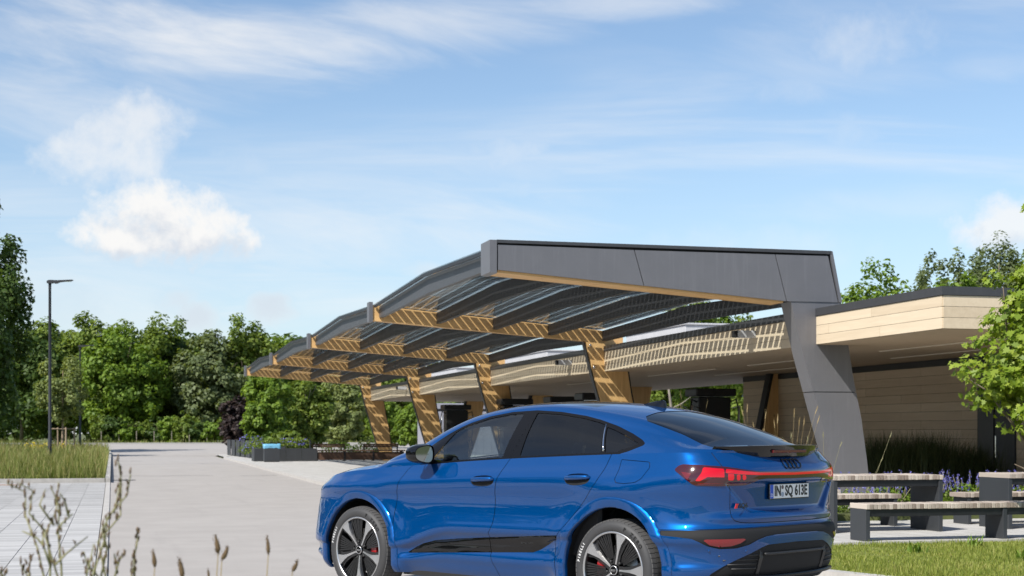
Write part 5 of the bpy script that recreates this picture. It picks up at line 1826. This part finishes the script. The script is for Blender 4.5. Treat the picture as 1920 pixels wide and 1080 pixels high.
def make_wheel(ang):
    """left wheel at origin, outer face towards -y"""
    w = empty('wheel', (0, 0, 0), 0, car)
    ht = .1275
    tyre = MB().lathe([(.284, -ht + .012), (.296, -ht - .001), (.312, -ht - .006), (.335, -ht - .007), (.358, -ht + .004), (.371, -ht + .022), (.377, -ht + .040), (.381, -.06), (.3815, 0), (.381, .06), (.376, ht - .04), (.358, ht), (.30, ht + .005), (.275, ht - .01)], 'y', 72).build('tyre', MAT['rubber'], w, True)
    # tread blocks
    mb = MB()
    nb = 64
    for k in range(nb):
        a0, a1 = 2 * math.pi * k / nb, 2 * math.pi * (k + .86) / nb
        for y0, y1, r0, r1 in ((-.112, -.068, .3755, .3828), (-.062, -.022, .3828, .384), (-.016, .016, .384, .384), (.022, .062, .384, .3828), (.068, .112, .3828, .3755)):
            sh = .012 if abs(y0) > .06 else 0
            q = []
            for rr in (0, -.012):
                q += [((r0 + rr) * math.cos(a0 + sh), y0, (r0 + rr) * math.sin(a0 + sh)), ((r0 + rr) * math.cos(a1 + sh), y0, (r0 + rr) * math.sin(a1 + sh)), ((r1 + rr) * math.cos(a1), y1, (r1 + rr) * math.sin(a1)), ((r1 + rr) * math.cos(a0), y1, (r1 + rr) * math.sin(a0))]
            mb.add(q, [(0, 1, 2, 3), (0, 4, 5, 1), (1, 5, 6, 2), (2, 6, 7, 3), (3, 7, 4, 0)])
    t_ = mb.build('tread', MAT['tread'], tyre); t_['kind'] = 'stuff'
    # lettering moulded on the sidewall
    for txt, mid, mt, sz, sp in (('PIRELLI', 180 - 22, 'tyre_white', .029, 4.0), ('P ZERO', 52, 'ink', .042, 6.6)):
        mb = MB()
        for i, ch in enumerate(txt):
            if ch == ' ': continue
            tv, tf = text_mesh(ch, sz, .0008, .95, .0012)
            a_ = R(mid - (i - (len(txt) - 1) / 2) * sp)
            er = np.array([math.cos(a_), 0, math.sin(a_)]); et = np.array([math.sin(a_), 0, -math.cos(a_)])
            P = er * .330 + np.array([0, -ht - .0078, 0]) + tv[:, 0:1] * et + tv[:, 1:2] * er - tv[:, 2:3] * np.array([0, 1, 0])
            mb.add(P.tolist(), tf)
        mb.build('lettering', MAT[mt], tyre)['kind'] = 'stuff'
    rim = MB().lathe([(.268, -ht + .02), (.276, -ht + .002), (.272, -ht + .000), (.262, -ht + .006), (.258, -ht + .03), (.25, -.02), (.25, .10)], 'y', 64).build('rim', MAT['rim_black'], w, True); rim.scale = (1.05, 1, 1.05)
    MB().lathe([(.277, -ht + .004), (.2765, -ht - .003), (.267, -ht - .003), (.263, -ht + .004)], 'y', 64).build('rim_ring', MAT['alloy'], rim, True)
    yf = -ht + .004
    for k in range(5):
        a_ = R(ang + 72 * k)
        er = np.array([math.sin(a_), 0, math.cos(a_)]); et = np.array([math.cos(a_), 0, -math.sin(a_)])
        def P(r_, t_, y): return tuple(er * r_ + et * t_ + np.array([0, y, 0]))
        # bright wedge
        out = [(.045, -.006, .018), (.09, -.0075, .014), (.15, -.011, .006), (.19, -.022, .002), (.268, -.050, 0.), (.2715, -.025, -.001), (.2725, .01, -.001), (.2685, .046, 0.), (.20, .018, .001), (.15, .010, .004), (.09, .0075, .012), (.045, .006, .018)]
        mb = MB()
        V_ = [P(r_, t_, yf + d_) for r_, t_, d_ in out] + [P(r_, t_, yf + d_ + .02) for r_, t_, d_ in out]
        n = len(out)
        mb.add(V_, [tuple(range(n))] + [(i, i + n, (i + 1) % n + n, (i + 1) % n) for i in range(n)])
        mb.build('spoke', MAT['alloy'], rim)
        # black carrier behind the wedge
        mb = MB()
        out2 = [(.04, -.03), (.12, -.028), (.20, -.045), (.265, -.085), (.266, .08), (.20, .045), (.12, .026), (.04, .03)]
        V_ = [P(r_, t_, yf + .018) for r_, t_ in out2] + [P(r_, t_, yf + .05) for r_, t_ in out2]; n = len(out2)
        mb.add(V_, [tuple(range(n))] + [(i, i + n, (i + 1) % n + n, (i + 1) % n) for i in range(n)])
        mb.build('spoke_carrier', MAT['rim_black'], rim)
        # ribbed aero insert beside each spoke
        mb = MB()
        for q in range(7):
            b0 = a_ + R(16 + 4.6 * q); b1 = b0 + R(3.3)
            for (ba, bb, yo) in ((b0, b1, .016 + .002 * (q % 2)),):
                e0 = np.array([math.sin(ba), 0, math.cos(ba)]); e1 = np.array([math.sin(bb), 0, math.cos(bb)])
                v4 = [tuple(e0 * .085 + np.array([0, yf + .028, 0])), tuple(e1 * .085 + np.array([0, yf + .028, 0])), tuple(e1 * .262 + np.array([0, yf + yo, 0])), tuple(e0 * .262 + np.array([0, yf + yo, 0]))]
                mb.add(v4 + [(x, y + .012, z) for x, y, z in v4], [(0, 1, 2, 3), (0, 4, 5, 1), (1, 5, 6, 2), (2, 6, 7, 3), (3, 7, 4, 0)])
        mb.build('aero_insert', MAT['rim_black'], rim)
        MB().lathe([(0., -.006), (.009, -.006), (.011, 0.), (.011, .02)], 'y', 10, P(.062, 0.03, yf + .018)).build('wheel_bolt', MAT['satin_black'], rim, True)
    cap = MB().lathe([(0., -.004), (.026, -.004), (.030, -.002), (.034, .004), (.036, .02)], 'y', 28, (0, yf + .010, 0)).build('hub_cap', MAT['gloss_black'], rim, True)
    MB().lathe([(.029, -.0035), (.031, -.005), (.034, -.003), (.035, .003)], 'y', 28, (0, yf + .010, 0)).build('hub_ring', MAT['alloy'], rim, True)
    for k in range(4):
        c = (-.0135 + .009 * k, yf + .0045, 0)
        n = 14; mb = MB()
        mb.tube([(c[0] + .0062 * math.cos(6.2832 * i / n), c[1], c[2] + .0062 * math.sin(6.2832 * i / n)) for i in range(n + 1)], .0011, 5)
        mb.build('emblem_ring', MAT['alloy'], rim)
    MB().lathe([(.06, -.045), (.185, -.045), (.188, -.03), (.185, -.015), (.06, -.015)], 'y', 40).build('brake_disc', MAT['disc_steel'], w, True)
    # caliper
    mb = MB()
    n = 9
    V_ = []; F_ = []
    for i in range(n):
        b_ = R(-32 + 64 * i / (n - 1))
        for r_, y in ((.115, -.075), (.192, -.08), (.200, -.05), (.200, .0), (.115, .0)):
            V_.append((r_ * math.cos(b_), y, r_ * math.sin(b_)))
    for i in range(n - 1):
        for q in range(5): F_.append((i * 5 + q, i * 5 + (q + 1) % 5, (i + 1) * 5 + (q + 1) % 5, (i + 1) * 5 + q))
    F_ += [tuple(range(5)), tuple((n - 1) * 5 + q for q in range(5))]
    smooth_by_angle(obj('brake_caliper', V_, F_, MAT['caliper_red'], w), 40)
    return w


fw = make_wheel(-38); fw.location = (0, -.8175, TYR)
rw = make_wheel(17.5); rw.location = (WBASE, -.8175, TYR)
for ch in rw.children:
    if ch.name.startswith('brake_caliper'): ch.rotation_euler = (0, R(180), 0)
for src, x in ((fw, 0.), (rw, WBASE)):
    c = copy_tree(src, car); c.location = (x, .8175, TYR); c.rotation_euler = (0, 0, R(180))
# wheel housings and floor
for x, ri in ((0., .47), (WBASE, .49)):
    for sg in (-1, 1):
        V_ = []; F_ = []; n = 18
        for k in range(n + 1):
            a_ = math.pi * k / n
            cx, cz = math.cos(a_) * ri, max(math.sin(a_), 0) * ri
            V_ += [(x + cx, sg * .91, TYR - (.12 if k in (0, n) else 0) + cz), (x + cx, sg * .52, TYR - (.12 if k in (0, n) else 0) + cz)]
        for k in range(n): F_.append((2 * k, 2 * k + 1, 2 * k + 3, 2 * k + 2))
        F_.append(tuple(2 * k + 1 for k in range(n + 1)))
        obj('wheel_housing', V_, F_, MAT['satin_black'], car)
mb = MB().box(-.70, 3.62, -.60, .60, .20, .30); mb.box(.50, 2.38, -.86, .86, .20, .30)
mb.build('underbody', MAT['satin_black'], car)

# number plate, emblems
def plate_x(z): return float(rear_x(0., z))
px0 = max(plate_x(.92), plate_x(1.02)) + .010
plate = empty('number_plate', (px0, 0, .972), 0, car)
MB().bbox(-.006, .004, -.262, .262, -.057, .057, .002).build('plate_frame', MAT['ink'], plate)
def flat_text(name, txt, size, mat, parent, y, z, x=.0, sx=1., bold=0., shear=0., ext=.0008):
    tv, tf = text_mesh(txt, size, ext, sx, bold)
    P = np.stack([x + tv[:, 2], y + tv[:, 0] + shear * tv[:, 1], z + tv[:, 1]], 1)
    return obj(name, P, tf, MAT[mat], parent)
MB().bbox(.0042, .0062, -.256, .256, -.051, .051, .001).build('plate_face', MAT['plate_white'], plate)
MB().box(.0064, .0070, -.255, -.213, -.050, .050).build('country_band', MAT['plate_blue'], plate)
flat_text('country_letter', 'D', .036, 'plate_white', plate, -.234, -.028, .0075)
flat_text('plate_text', 'IN', .105, 'ink', plate, -.158, 0., .0072, .80, .0035)
flat_text('plate_text', 'SQ', .105, 'ink', plate, -.010, 0., .0072, .76, .0035)
flat_text('plate_text', '613E', .105, 'ink', plate, .150, 0., .0072, .80, .0035)
MB().lathe([(0, .0075), (.015, .0075), (.015, .0065)], 'x', 18, (0, -.095, .030)).build('seal', MAT['seal_dark'], plate)
MB().lathe([(0, .0075), (.019, .0075), (.019, .0065)], 'x', 18, (0, -.095, -.024)).build('seal', MAT['seal_grey'], plate)
# four interlinked rings
zr_ = 1.176
for k in range(4):
    n = 26; mb = MB(); y = (k - 1.5) * .052
    pts = []
    for i in range(n + 1):
        a_ = 2 * math.pi * i / n
        z = zr_ + .034 * math.sin(a_); yy_ = y + .034 * math.cos(a_)
        pts.append((float(rear_x(abs(yy_), z)) + .006, yy_, z))
    mb.tube(pts, .0042, 6)
    mb.build('emblem_ring', MAT['gloss_black'], gate_o, True)
# model badge
bx = float(rear_x(.62, .88)); bx2 = float(rear_x(.48, .88))
badge = empty('model_badge', ((bx + bx2) / 2 + .022, -.575, .878), 0, car)
badge.rotation_euler = (0, 0, math.atan2(bx2 - bx, .14) * -1)
MB().prism([(-.072, -.017), (-.045, -.017), (-.030, .017), (-.057, .017)], 'x', 0, .004).build('badge_mark', MAT['badge_red'], badge)
flat_text('badge_text', 'SQ6', .048, 'ink', badge, .026, 0., .002, 1.2, .0016)
for left in (True, False):
    tv, tf = text_mesh('e-tron', .042, .002, 1.25, .0006)
    sg = -1 if left else 1
    y0 = side_y(2.02, .55) + .004
    P = np.stack([2.01 + (tv[:, 0] if left else -tv[:, 0]), np.full(len(tv), sg * y0) + sg * (tv[:, 2] + .012), .548 + tv[:, 1] + tv[:, 0] * .06], 1)
    obj('blade_lettering', P, tf, MAT['satin_black'], doors['rear_door', left])
# diffuser lip
lp_ = [(float(rear_x(abs(y), .37)) + .012, y, .352 + .02 * abs(y) ** 2) for y in np.linspace(-.66, .66, 23)]
MB().tube(lp_, .016, 8).build('diffuser_lip', MAT['trim_black'], bumper, True)
lp_ = [(float(rear_x(abs(y), .53)) + .004, y, .525) for y in np.linspace(-.39, .39, 17)]
MB().tube(lp_, .010, 8).build('diffuser_trim', MAT['satin_black'], bumper, True)
# apron fins and vents
for sg in (-1, 1):
    xq = float(rear_x(.42, .45))
    MB().prism([(xq - .10, .575), (xq + .012, .565), (xq + .02, .50), (xq - .02, .38), (xq - .12, .33), (xq - .14, .40)], 'y', sg * .40, sg * .435).build('apron_fin', MAT['satin_black'], bumper)
    for k in range(4):
        z = .425 + .032 * k
        yA, yB = (.45, .66 + .03 * k)
        xa, xb = float(rear_x(yA, z)), float(rear_x(yB, z))
        MB().tube([(xa + .000, sg * yA, z), ((xa + xb) / 2 + .008, sg * (yA + yB) / 2, z), (xb + .0, sg * yB, z)], .0055, 6).build('vent_slat', MAT['satin_black'], bumper, True)
for sg in (-1, 1):
    for yq, zq in ((.80, .56), (.56, .555)):
        xq = float(rear_x(yq, zq))
        MB().lathe([(0, .002), (.012, .002), (.0145, -.004)], 'x', 16, (xq - .002, sg * yq, zq)).build('parking_sensor', MAT['car_blue'], bumper, True)

# cabin
cab = empty('cabin', (1.6, 0, .3), 0, car)
def cb(nm, x0, x1, y0, y1, z0, z1, mat, b=.03): return MB().bbox(x0 - 1.6, x1 - 1.6, y0, y1, z0 - .3, z1 - .3, b).build(nm, MAT[mat], cab)
cb('floor', .5, 3.4, -.80, .80, .31, .42, 'cabin_dark')
cb('dashboard', .30, .80, -.76, .76, .72, 1.12, 'cabin_dark', .06)
cb('door_lining', .75, 2.7, -.845, -.80, .45, 1.12, 'cabin_dark'); cb('door_lining', .75, 2.7, .80, .845, .45, 1.12, 'cabin_dark')
cb('luggage_cover', 2.75, 3.55, -.70, .70, 1.10, 1.14, 'cabin_dark')
for y in (-.40, .40):
    st = empty('seat', (0, 0, 0), 0, cab)
    MB().bbox(1.02 - 1.6, 1.55 - 1.6, y - .26, y + .26, .25, .42, .05).build('cushion', MAT['cabin_seat'], st)
    mb = MB().prism([(1.46 - 1.6, .40), (1.60 - 1.6, .38), (1.80 - 1.6, 1.00), (1.70 - 1.6, 1.02)], 'y', y - .25, y + .25); mb.build('backrest', MAT['cabin_seat'], st)
    mb = MB().prism([(1.71 - 1.6, 1.03), (1.79 - 1.6, 1.02), (1.83 - 1.6, 1.20), (1.75 - 1.6, 1.21)], 'y', y - .13, y + .13); mb.build('headrest', MAT['cabin_seat'], st)
st = empty('rear_seat', (0, 0, 0), 0, cab)
MB().bbox(2.05 - 1.6, 2.55 - 1.6, -.65, .65, .2, .42, .05).build('cushion', MAT['cabin_seat'], st)
MB().prism([(2.50 - 1.6, .38), (2.62 - 1.6, .36), (2.82 - 1.6, .92), (2.72 - 1.6, .94)], 'y', -.64, .64).build('backrest', MAT['cabin_seat'], st)
for y in (-.4, .0, .4): MB().bbox(2.74 - 1.6, 2.82 - 1.6, y - .12, y + .12, .93, 1.06, .02).build('headrest', MAT['cabin_seat'], st)
n = 24; mb = MB()
mb.tube([(.98 - 1.6 + .06 * math.sin(6.2832 * k / n), -.38 + .18 * math.cos(6.2832 * k / n), .71 + .17 * math.sin(6.2832 * k / n)) for k in range(n + 1)], .016, 8)
mb.tube([(.80 - 1.6, -.38, .66), (.97 - 1.6, -.38, .71)], .03, 8); mb.build('steering_wheel', MAT['satin_black'], cab, True)
for sg in (-1, 1):
    MB().tube([(1.72 - 1.6, sg * .80, .85), (1.80 - 1.6, sg * .72, 1.12), (1.84 - 1.6, sg * .60, 1.20)], [.04, .035, .03], 8).build('pillar_lining', MAT['cabin_pale'], cab, True)
    MB().tube([(1.80 - 1.6, sg * .73, 1.02), (1.70 - 1.6, sg * .60, .80), (1.58 - 1.6, sg * .5, .45)], .018, 6).build('seat_belt', MAT['cabin_pale'], cab, True)
# headlining
V_ = []; F_ = []
xs_ = np.linspace(.75, 2.9, 12)
for x in xs_:
    for y in np.linspace(-1, 1, 9):
        V_.append((x - 1.6, y * float(YR(x)) * .96, float(ZC(x)) * (1 - y * y) + float(ZR(x)) * y * y - .045 - .3))
for i in range(11):
    for j in range(8): F_.append((i * 9 + j, i * 9 + j + 1, (i + 1) * 9 + j + 1, (i + 1) * 9 + j))
obj('headlining', V_, F_, MAT['cabin_pale'], cab, True)

# ---------------------------------------------------------------- street furniture
def street_lamp(label, px, Z, h, detail=True):
    p = at(px, Z)
    o = empty('street_lamp', p)
    tag(o, label, 'street lamp', 'street lamps along the road')
    MB().lathe([(.13, 0), (.13, .03), (.095, .05), (.085, .10), (.085, 1.2), (.068, 1.24), (.058, h - .35), (.062, h - .34), (.062, h - .12), (.05, h - .10)], 'z', 16).build('post', MAT['lamp_metal'], o, True)
    MB().prism([(-.10, h - .12), (-.10, h - .02), (.0, h + .02), (.35, h + .005), (.98, h + .03), (.98, h + .0), (.40, h - .07), (.30, h - .12), (.22, h - .13), (.18, h - .09), (.07, h - .12)], 'y', -.13, .13).build('lamp_head', MAT['lamp_metal'], o)
    MB().bbox(.40, .92, -.10, .10, h - .045, h - .02, .004).build('lamp_lens', MAT['lamp_cover'], o)
    MB().bbox(-.03, .03, -.092, -.082, .55, .85, .003).build('access_door', MAT['black_metal'], o)
    return o
street_lamp('tall dark street lamp standing in the meadow grass near the road', 93.5, 66, hgt(526, 66))
street_lamp('second street lamp, smaller in view, in front of the woods', 150, 108, hgt(650, 108) - .1)


def slat_bench(name, label, cat, s0, t0, depth, length, h, legs, group, z=.07, slat=.052, gap=.004, top=.065):
    """table or bench: plate legs, steel tray, transverse timber slats"""
    o = empty(name, W(s0, t0, z), PHI)
    tag(o, label, cat, group)
    for x in legs:
        MB().bbox(x, x + .06, .012, depth - .012, 0, h - top - .001, .004).build('leg', MAT['bench_steel'], o)
    for y in (.03, depth - .09):
        xs = sorted(legs)
        for a, b in zip(xs[:-1], xs[1:]):
            MB().bbox(a + .061, b - .001, y, y + .06, h - top - .09, h - top - .002, .003).build('beam', MAT['black_metal'], o)
    me = MB().bbox(-slat / 2 + gap / 2, slat / 2 - gap / 2, 0, depth, 0, top, .004).mesh('slat', MAT['slat_wood'])
    n = int(length / slat)
    for k in range(n):
        link('slat', me, o, ((k + .5) * length / n, rs.uniform(-.002, .002), h - top + rs.uniform(-.0015, .0015)))
    return o
G1 = 'picnic furniture on the paving'
slat_bench('bench', 'long slatted bench with grey plate legs nearest the lawn', 'bench', 17.2, 8.96, .44, 3.95, .46, (0., 1.90, 3.86), G1)
slat_bench('picnic_table', 'slatted picnic table directly beside the car rear', 'table', 18.72, 9.28, .80, 1.62, .77, (0., 1.56), G1)
slat_bench('bench', 'slatted bench behind the table beside the car', 'bench', 20.0, 9.0, .43, 1.98, .46, (0., 1.86), G1)
slat_bench('picnic_table', 'slatted picnic table cut by the right edge', 'table', 18.95, 12.05, .78, 1.9, .77, (0., 1.80), G1)
slat_bench('bench', 'slatted bench behind the right hand picnic table', 'bench', 20.1, 12.05, .43, 1.98, .46, (0.06, 1.86), G1)
slat_bench('bench', 'short slatted bench by the blue flowers behind the car', 'bench', 20.75, 9.35, .40, 1.05, .50, (0.05, .9), G1)

# far side: slatted metal planter, box planter, litter bin, brown benches
o = empty('planter', W(84, 7.2, .07), PHI)
tag(o, 'dark planter fenced with vertical metal panels at the road corner', 'planter')
pmz = MB().bbox(-.02, .02, .015, 1.185, 0, .95, .004).mesh('panel', MAT['bench_steel'])
for k in range(10): link('panel', pmz, o, (-.0 - .04 * k + .03 * (k % 2), 1.2 * k, 0))
pmx = MB().bbox(.02, .46, -.02, .02, 0, .95, .004).mesh('panel', MAT['bench_steel'])
for k in range(4): link('panel', pmx, o, (.48 * k, -.012 * (k % 2), 0))
MB().box(.03, 2.0, .05, 12, 0, .8).build('soil', MAT['earth'], o)
o = empty('planter', W(74.0, 6.55, .07), PHI)
tag(o, 'low dark box planter full of flowers behind the litter bin', 'planter')
for x in np.arange(0, 3.0, .75): MB().bbox(x + .005, x + .745, 0, .03, 0, .62, .004).build('panel', MAT['dark_grey_wall'], o)
for y in np.arange(0.03, 1.4, .7): MB().bbox(0, .03, y + .005, y + .695, 0, .62, .004).build('panel', MAT['dark_grey_wall'], o)
MB().box(.03, 3.0, .03, 1.5, 0, .55).build('soil', MAT['earth'], o)
def planting(name, label, s, t, rad, h, z, n, seed, blue=False, leafm='leaf_mid'):
    r = np.random.default_rng(seed)
    q = empty(name, W(s, t, z))
    tag(q, label, 'plant')
    P, N = crown_points(r, n, 26, (rad, rad * .7, h / 2), .35, hollow=.2); P[:, 2] = np.maximum(P[:, 2] + h / 2, .01)
    V, F = leaf_quads(P, N, .05 * (.6 + .8 * r.random(n)), r); obj('leaves', V, F, MAT[leafm], q)
    if blue:
        P, N = crown_points(r, n // 4, 20, (rad, rad * .7, h * .4), .3, hollow=.5); P[:, 2] += h * .7
        V, F = leaf_quads(P, N, .045, r); obj('flowers', V, F, MAT['petal_blue'], q)['kind'] = 'stuff'
planting('flowering_plant', 'violet blue flowering plant at the end of the panelled planter', 81.5, 7.1, .7, 1.25, .07, 700, 61, True)
planting('planter_plant', 'green plant in the box planter left part', 74.8, 7.5, .8, .55, .6, 700, 62, False)
planting('planter_plant', 'green and blue plant in the box planter right part', 74.8, 8.7, .8, .6, .6, 700, 63, True)
planting('planter_plant', 'leafy green plant behind the brown bench, left', 77.2, 10.8, 1.2, .95, .07, 900, 64, False, 'leaf_bright')
planting('planter_plant', 'leafy green plant between the two bench backrests', 77.2, 12.6, 1.0, 1.1, .07, 900, 65)
o = empty('litter_bin', W(72.2, 6.85, .07), PHI)
tag(o, 'dark litter bin with a pale blue bag folded over its rim', 'litter bin')
MB().bbox(0, .74, 0, .5, .04, .66, .012).build('body', MAT['bench_steel'], o)
MB().bbox(.03, .71, .03, .47, 0, .05, .004).build('base', MAT['black_metal'], o)
r = np.random.default_rng(9)
V = []; F = []
for j, (e, z) in enumerate(((.012, .64), (.02, .70), (.022, .76), (.012, .82), (-.02, .835), (-.06, .78))):
    for k in range(40):
        u = k / 40 * 4; q = int(u); f = u - q
        x, y = [(f, 0), (1, f), (1 - f, 1), (0, 1 - f)][q]
        V.append((-e + x * (.74 + 2 * e) + r.normal() * .006, -e + y * (.5 + 2 * e) + r.normal() * .006, z + r.normal() * .012))
for j in range(5):
    for k in range(40): F.append((j * 40 + k, j * 40 + (k + 1) % 40, (j + 1) * 40 + (k + 1) % 40, (j + 1) * 40 + k))
obj('bag', V, F, MAT['bag_blue'], o, True)
o = empty('litter_bin', W(82.5, 13.9, .07), PHI)
tag(o, 'second bin with blue bag at the foot of the farthest timber column', 'litter bin')
MB().bbox(0, .7, 0, .5, .04, .9, .012).build('body', MAT['bench_steel'], o); MB().bbox(-.02, .72, -.02, .52, .9, 1.04, .03).build('bag', MAT['bag_blue'], o)

o = empty('bench', W(74.0, 9.35, .07), PHI)
tag(o, 'long dark brown timber bench with two backrests under the canopy', 'bench')
for k in range(4): MB().bbox(0, 4.5, .02 + .125 * k, .135 + .125 * k, .47, .53, .006).build('seat_slat', MAT['bench_brown'], o)
for k in range(6): MB().bbox(.0, .10, .02, .5, .02 + .075 * k, .085 + .075 * k, .004).build('end_block', MAT['bench_brown'], o)
for x in (.15, 1.5, 2.9, 4.3): MB().bbox(x, x + .08, .05, .5, 0, .468, .004).build('leg', MAT['black_metal'], o)
MB().bbox(.12, 4.45, .08, .12, .05, .44, .004).build('front_board', MAT['bench_brown'], o)
for a, b in ((0., 1.62), (2.5, 4.25)):
    for k in range(2): MB().bbox(a, b, .50, .545, .66 + .09 * k, .74 + .09 * k, .005).build('backrest_slat', MAT['bench_brown'], o)
    for x in (a + .02, b - .08): MB().bbox(x, x + .06, .547, .60, 0., .80, .004).build('backrest_post', MAT['black_metal'], o)
o = empty('signpost', W(74.1, 9.22, .07), PHI)
tag(o, 'thin dark post at the left end of the brown bench', 'post')
MB().tube([(0, 0, 0), (0, 0, .95)], .035, 8).build('pole', MAT['lamp_metal'], o); MB().bbox(-.06, .06, -.01, .01, .95, 1.0, .003).build('cap', MAT['lamp_metal'], o)

# charging stations under the canopy
def charger(label, s, t, h=2.45):
    o = empty('charging_station', W(s, t, .07), PHI)
    tag(o, label, 'charger', 'charging stations under the canopy')
    MB().bbox(-.45, .45, -.3, .3, .08, h - .22, .02).build('cabinet', MAT['black_metal'], o)
    MB().bbox(-.56, .56, -.42, .42, h - .20, h, .03).build('hood', MAT['black_metal'], o)
    MB().bbox(-.40, .40, -.28, .28, 0, .08, .004).build('plinth', MAT['dark_steel'], o)
    MB().bbox(-.22, .22, -.312, -.302, 1.25, 1.6, .004).build('screen', MAT['gap_black'], o)
    for sg in (-1, 1):
        MB().tube([(sg * .45, -.15, h - .35), (sg * .62, -.25, h - .28), (sg * .68, -.28, h - .6), (sg * .60, -.25, 1.1), (sg * .64, -.26, .75), (sg * .52, -.2, .6), (sg * .46, -.2, 1.0)], .022, 7).build('cable', MAT['satin_black'], o, True)
        MB().tube([(sg * .47, -.34, h - .5), (sg * .66, -.36, h - .45), (sg * .66, -.36, h - 1.0), (sg * .47, -.34, h - 1.05)], .018, 6).build('cable_holder', MAT['bolt'], o, True)
        MB().bbox(sg * .50 - .04, sg * .50 + .04, -.36, -.26, 1.0, 1.2, .015).build('plug', MAT['satin_black'], o)
for k, (s, t) in enumerate(((61.5, 13.6), (50.5, 13.2), (47.0, 13.9), (42.6, 13.6), (37.8, 15.2))):
    charger(['black charging station right of the grey shed under the far bays', 'black charging station seen just above the car roof front', 'black charging station above the middle of the car roof', 'black charging station left of the nearest glulam column', 'black charging station seen above the antenna fin'][k], s, t, 2.5)

# grey shed and pale hall behind
o = empty('shed', W(92, 18.6, .0), PHI)
tag(o, 'light grey metal sided shed behind the canopy columns', 'shed')
for k in range(12): MB().bbox(k * .5 + .004, k * .5 + .496, 0, .04, 0, 2.75, .006).build('panel', MAT['shed_metal'], o)
for k in range(6): MB().bbox(-.04, 0, .04 + k * .5 + .004, .04 + k * .5 + .496, 0, 2.75, .006).build('panel', MAT['shed_metal'], o)
MB().box(.01, 5.9, .045, 3.0, 0, 2.74).build('core', MAT['dark_grey_wall'], o)
MB().bbox(-.10, 6.1, -.08, 3.1, 2.90, 3.25, .01).build('roof', MAT['shed_metal'], o); MB().box(.0, 6, .0, 3.0, 2.75, 2.90).build('roof_gap', MAT['black_metal'], o)
o = empty('hall', W(182, 18, .48), PHI)
tag(o, 'long pale industrial hall partly hidden behind trees beyond the canopy', 'building')
MB().box(0, 90, 0, 25, 0, 6.2).build('wall', MAT['white_wall'], o)
MB().box(-.3, 90.3, -.3, 25.3, 6.2, 6.6).build('roof', MAT['cap_grey'], o)
for k in range(14):
    w = MB().box(4 + 6 * k, 7.5 + 6 * k, -.06, -.004, 1.6, 3.6).build('window', MAT['cap_grey'], o); MB().box(4.15 + 6 * k, 7.35 + 6 * k, -.09, -.064, 1.75, 3.45).build('pane', MAT['gloss_black'], w)
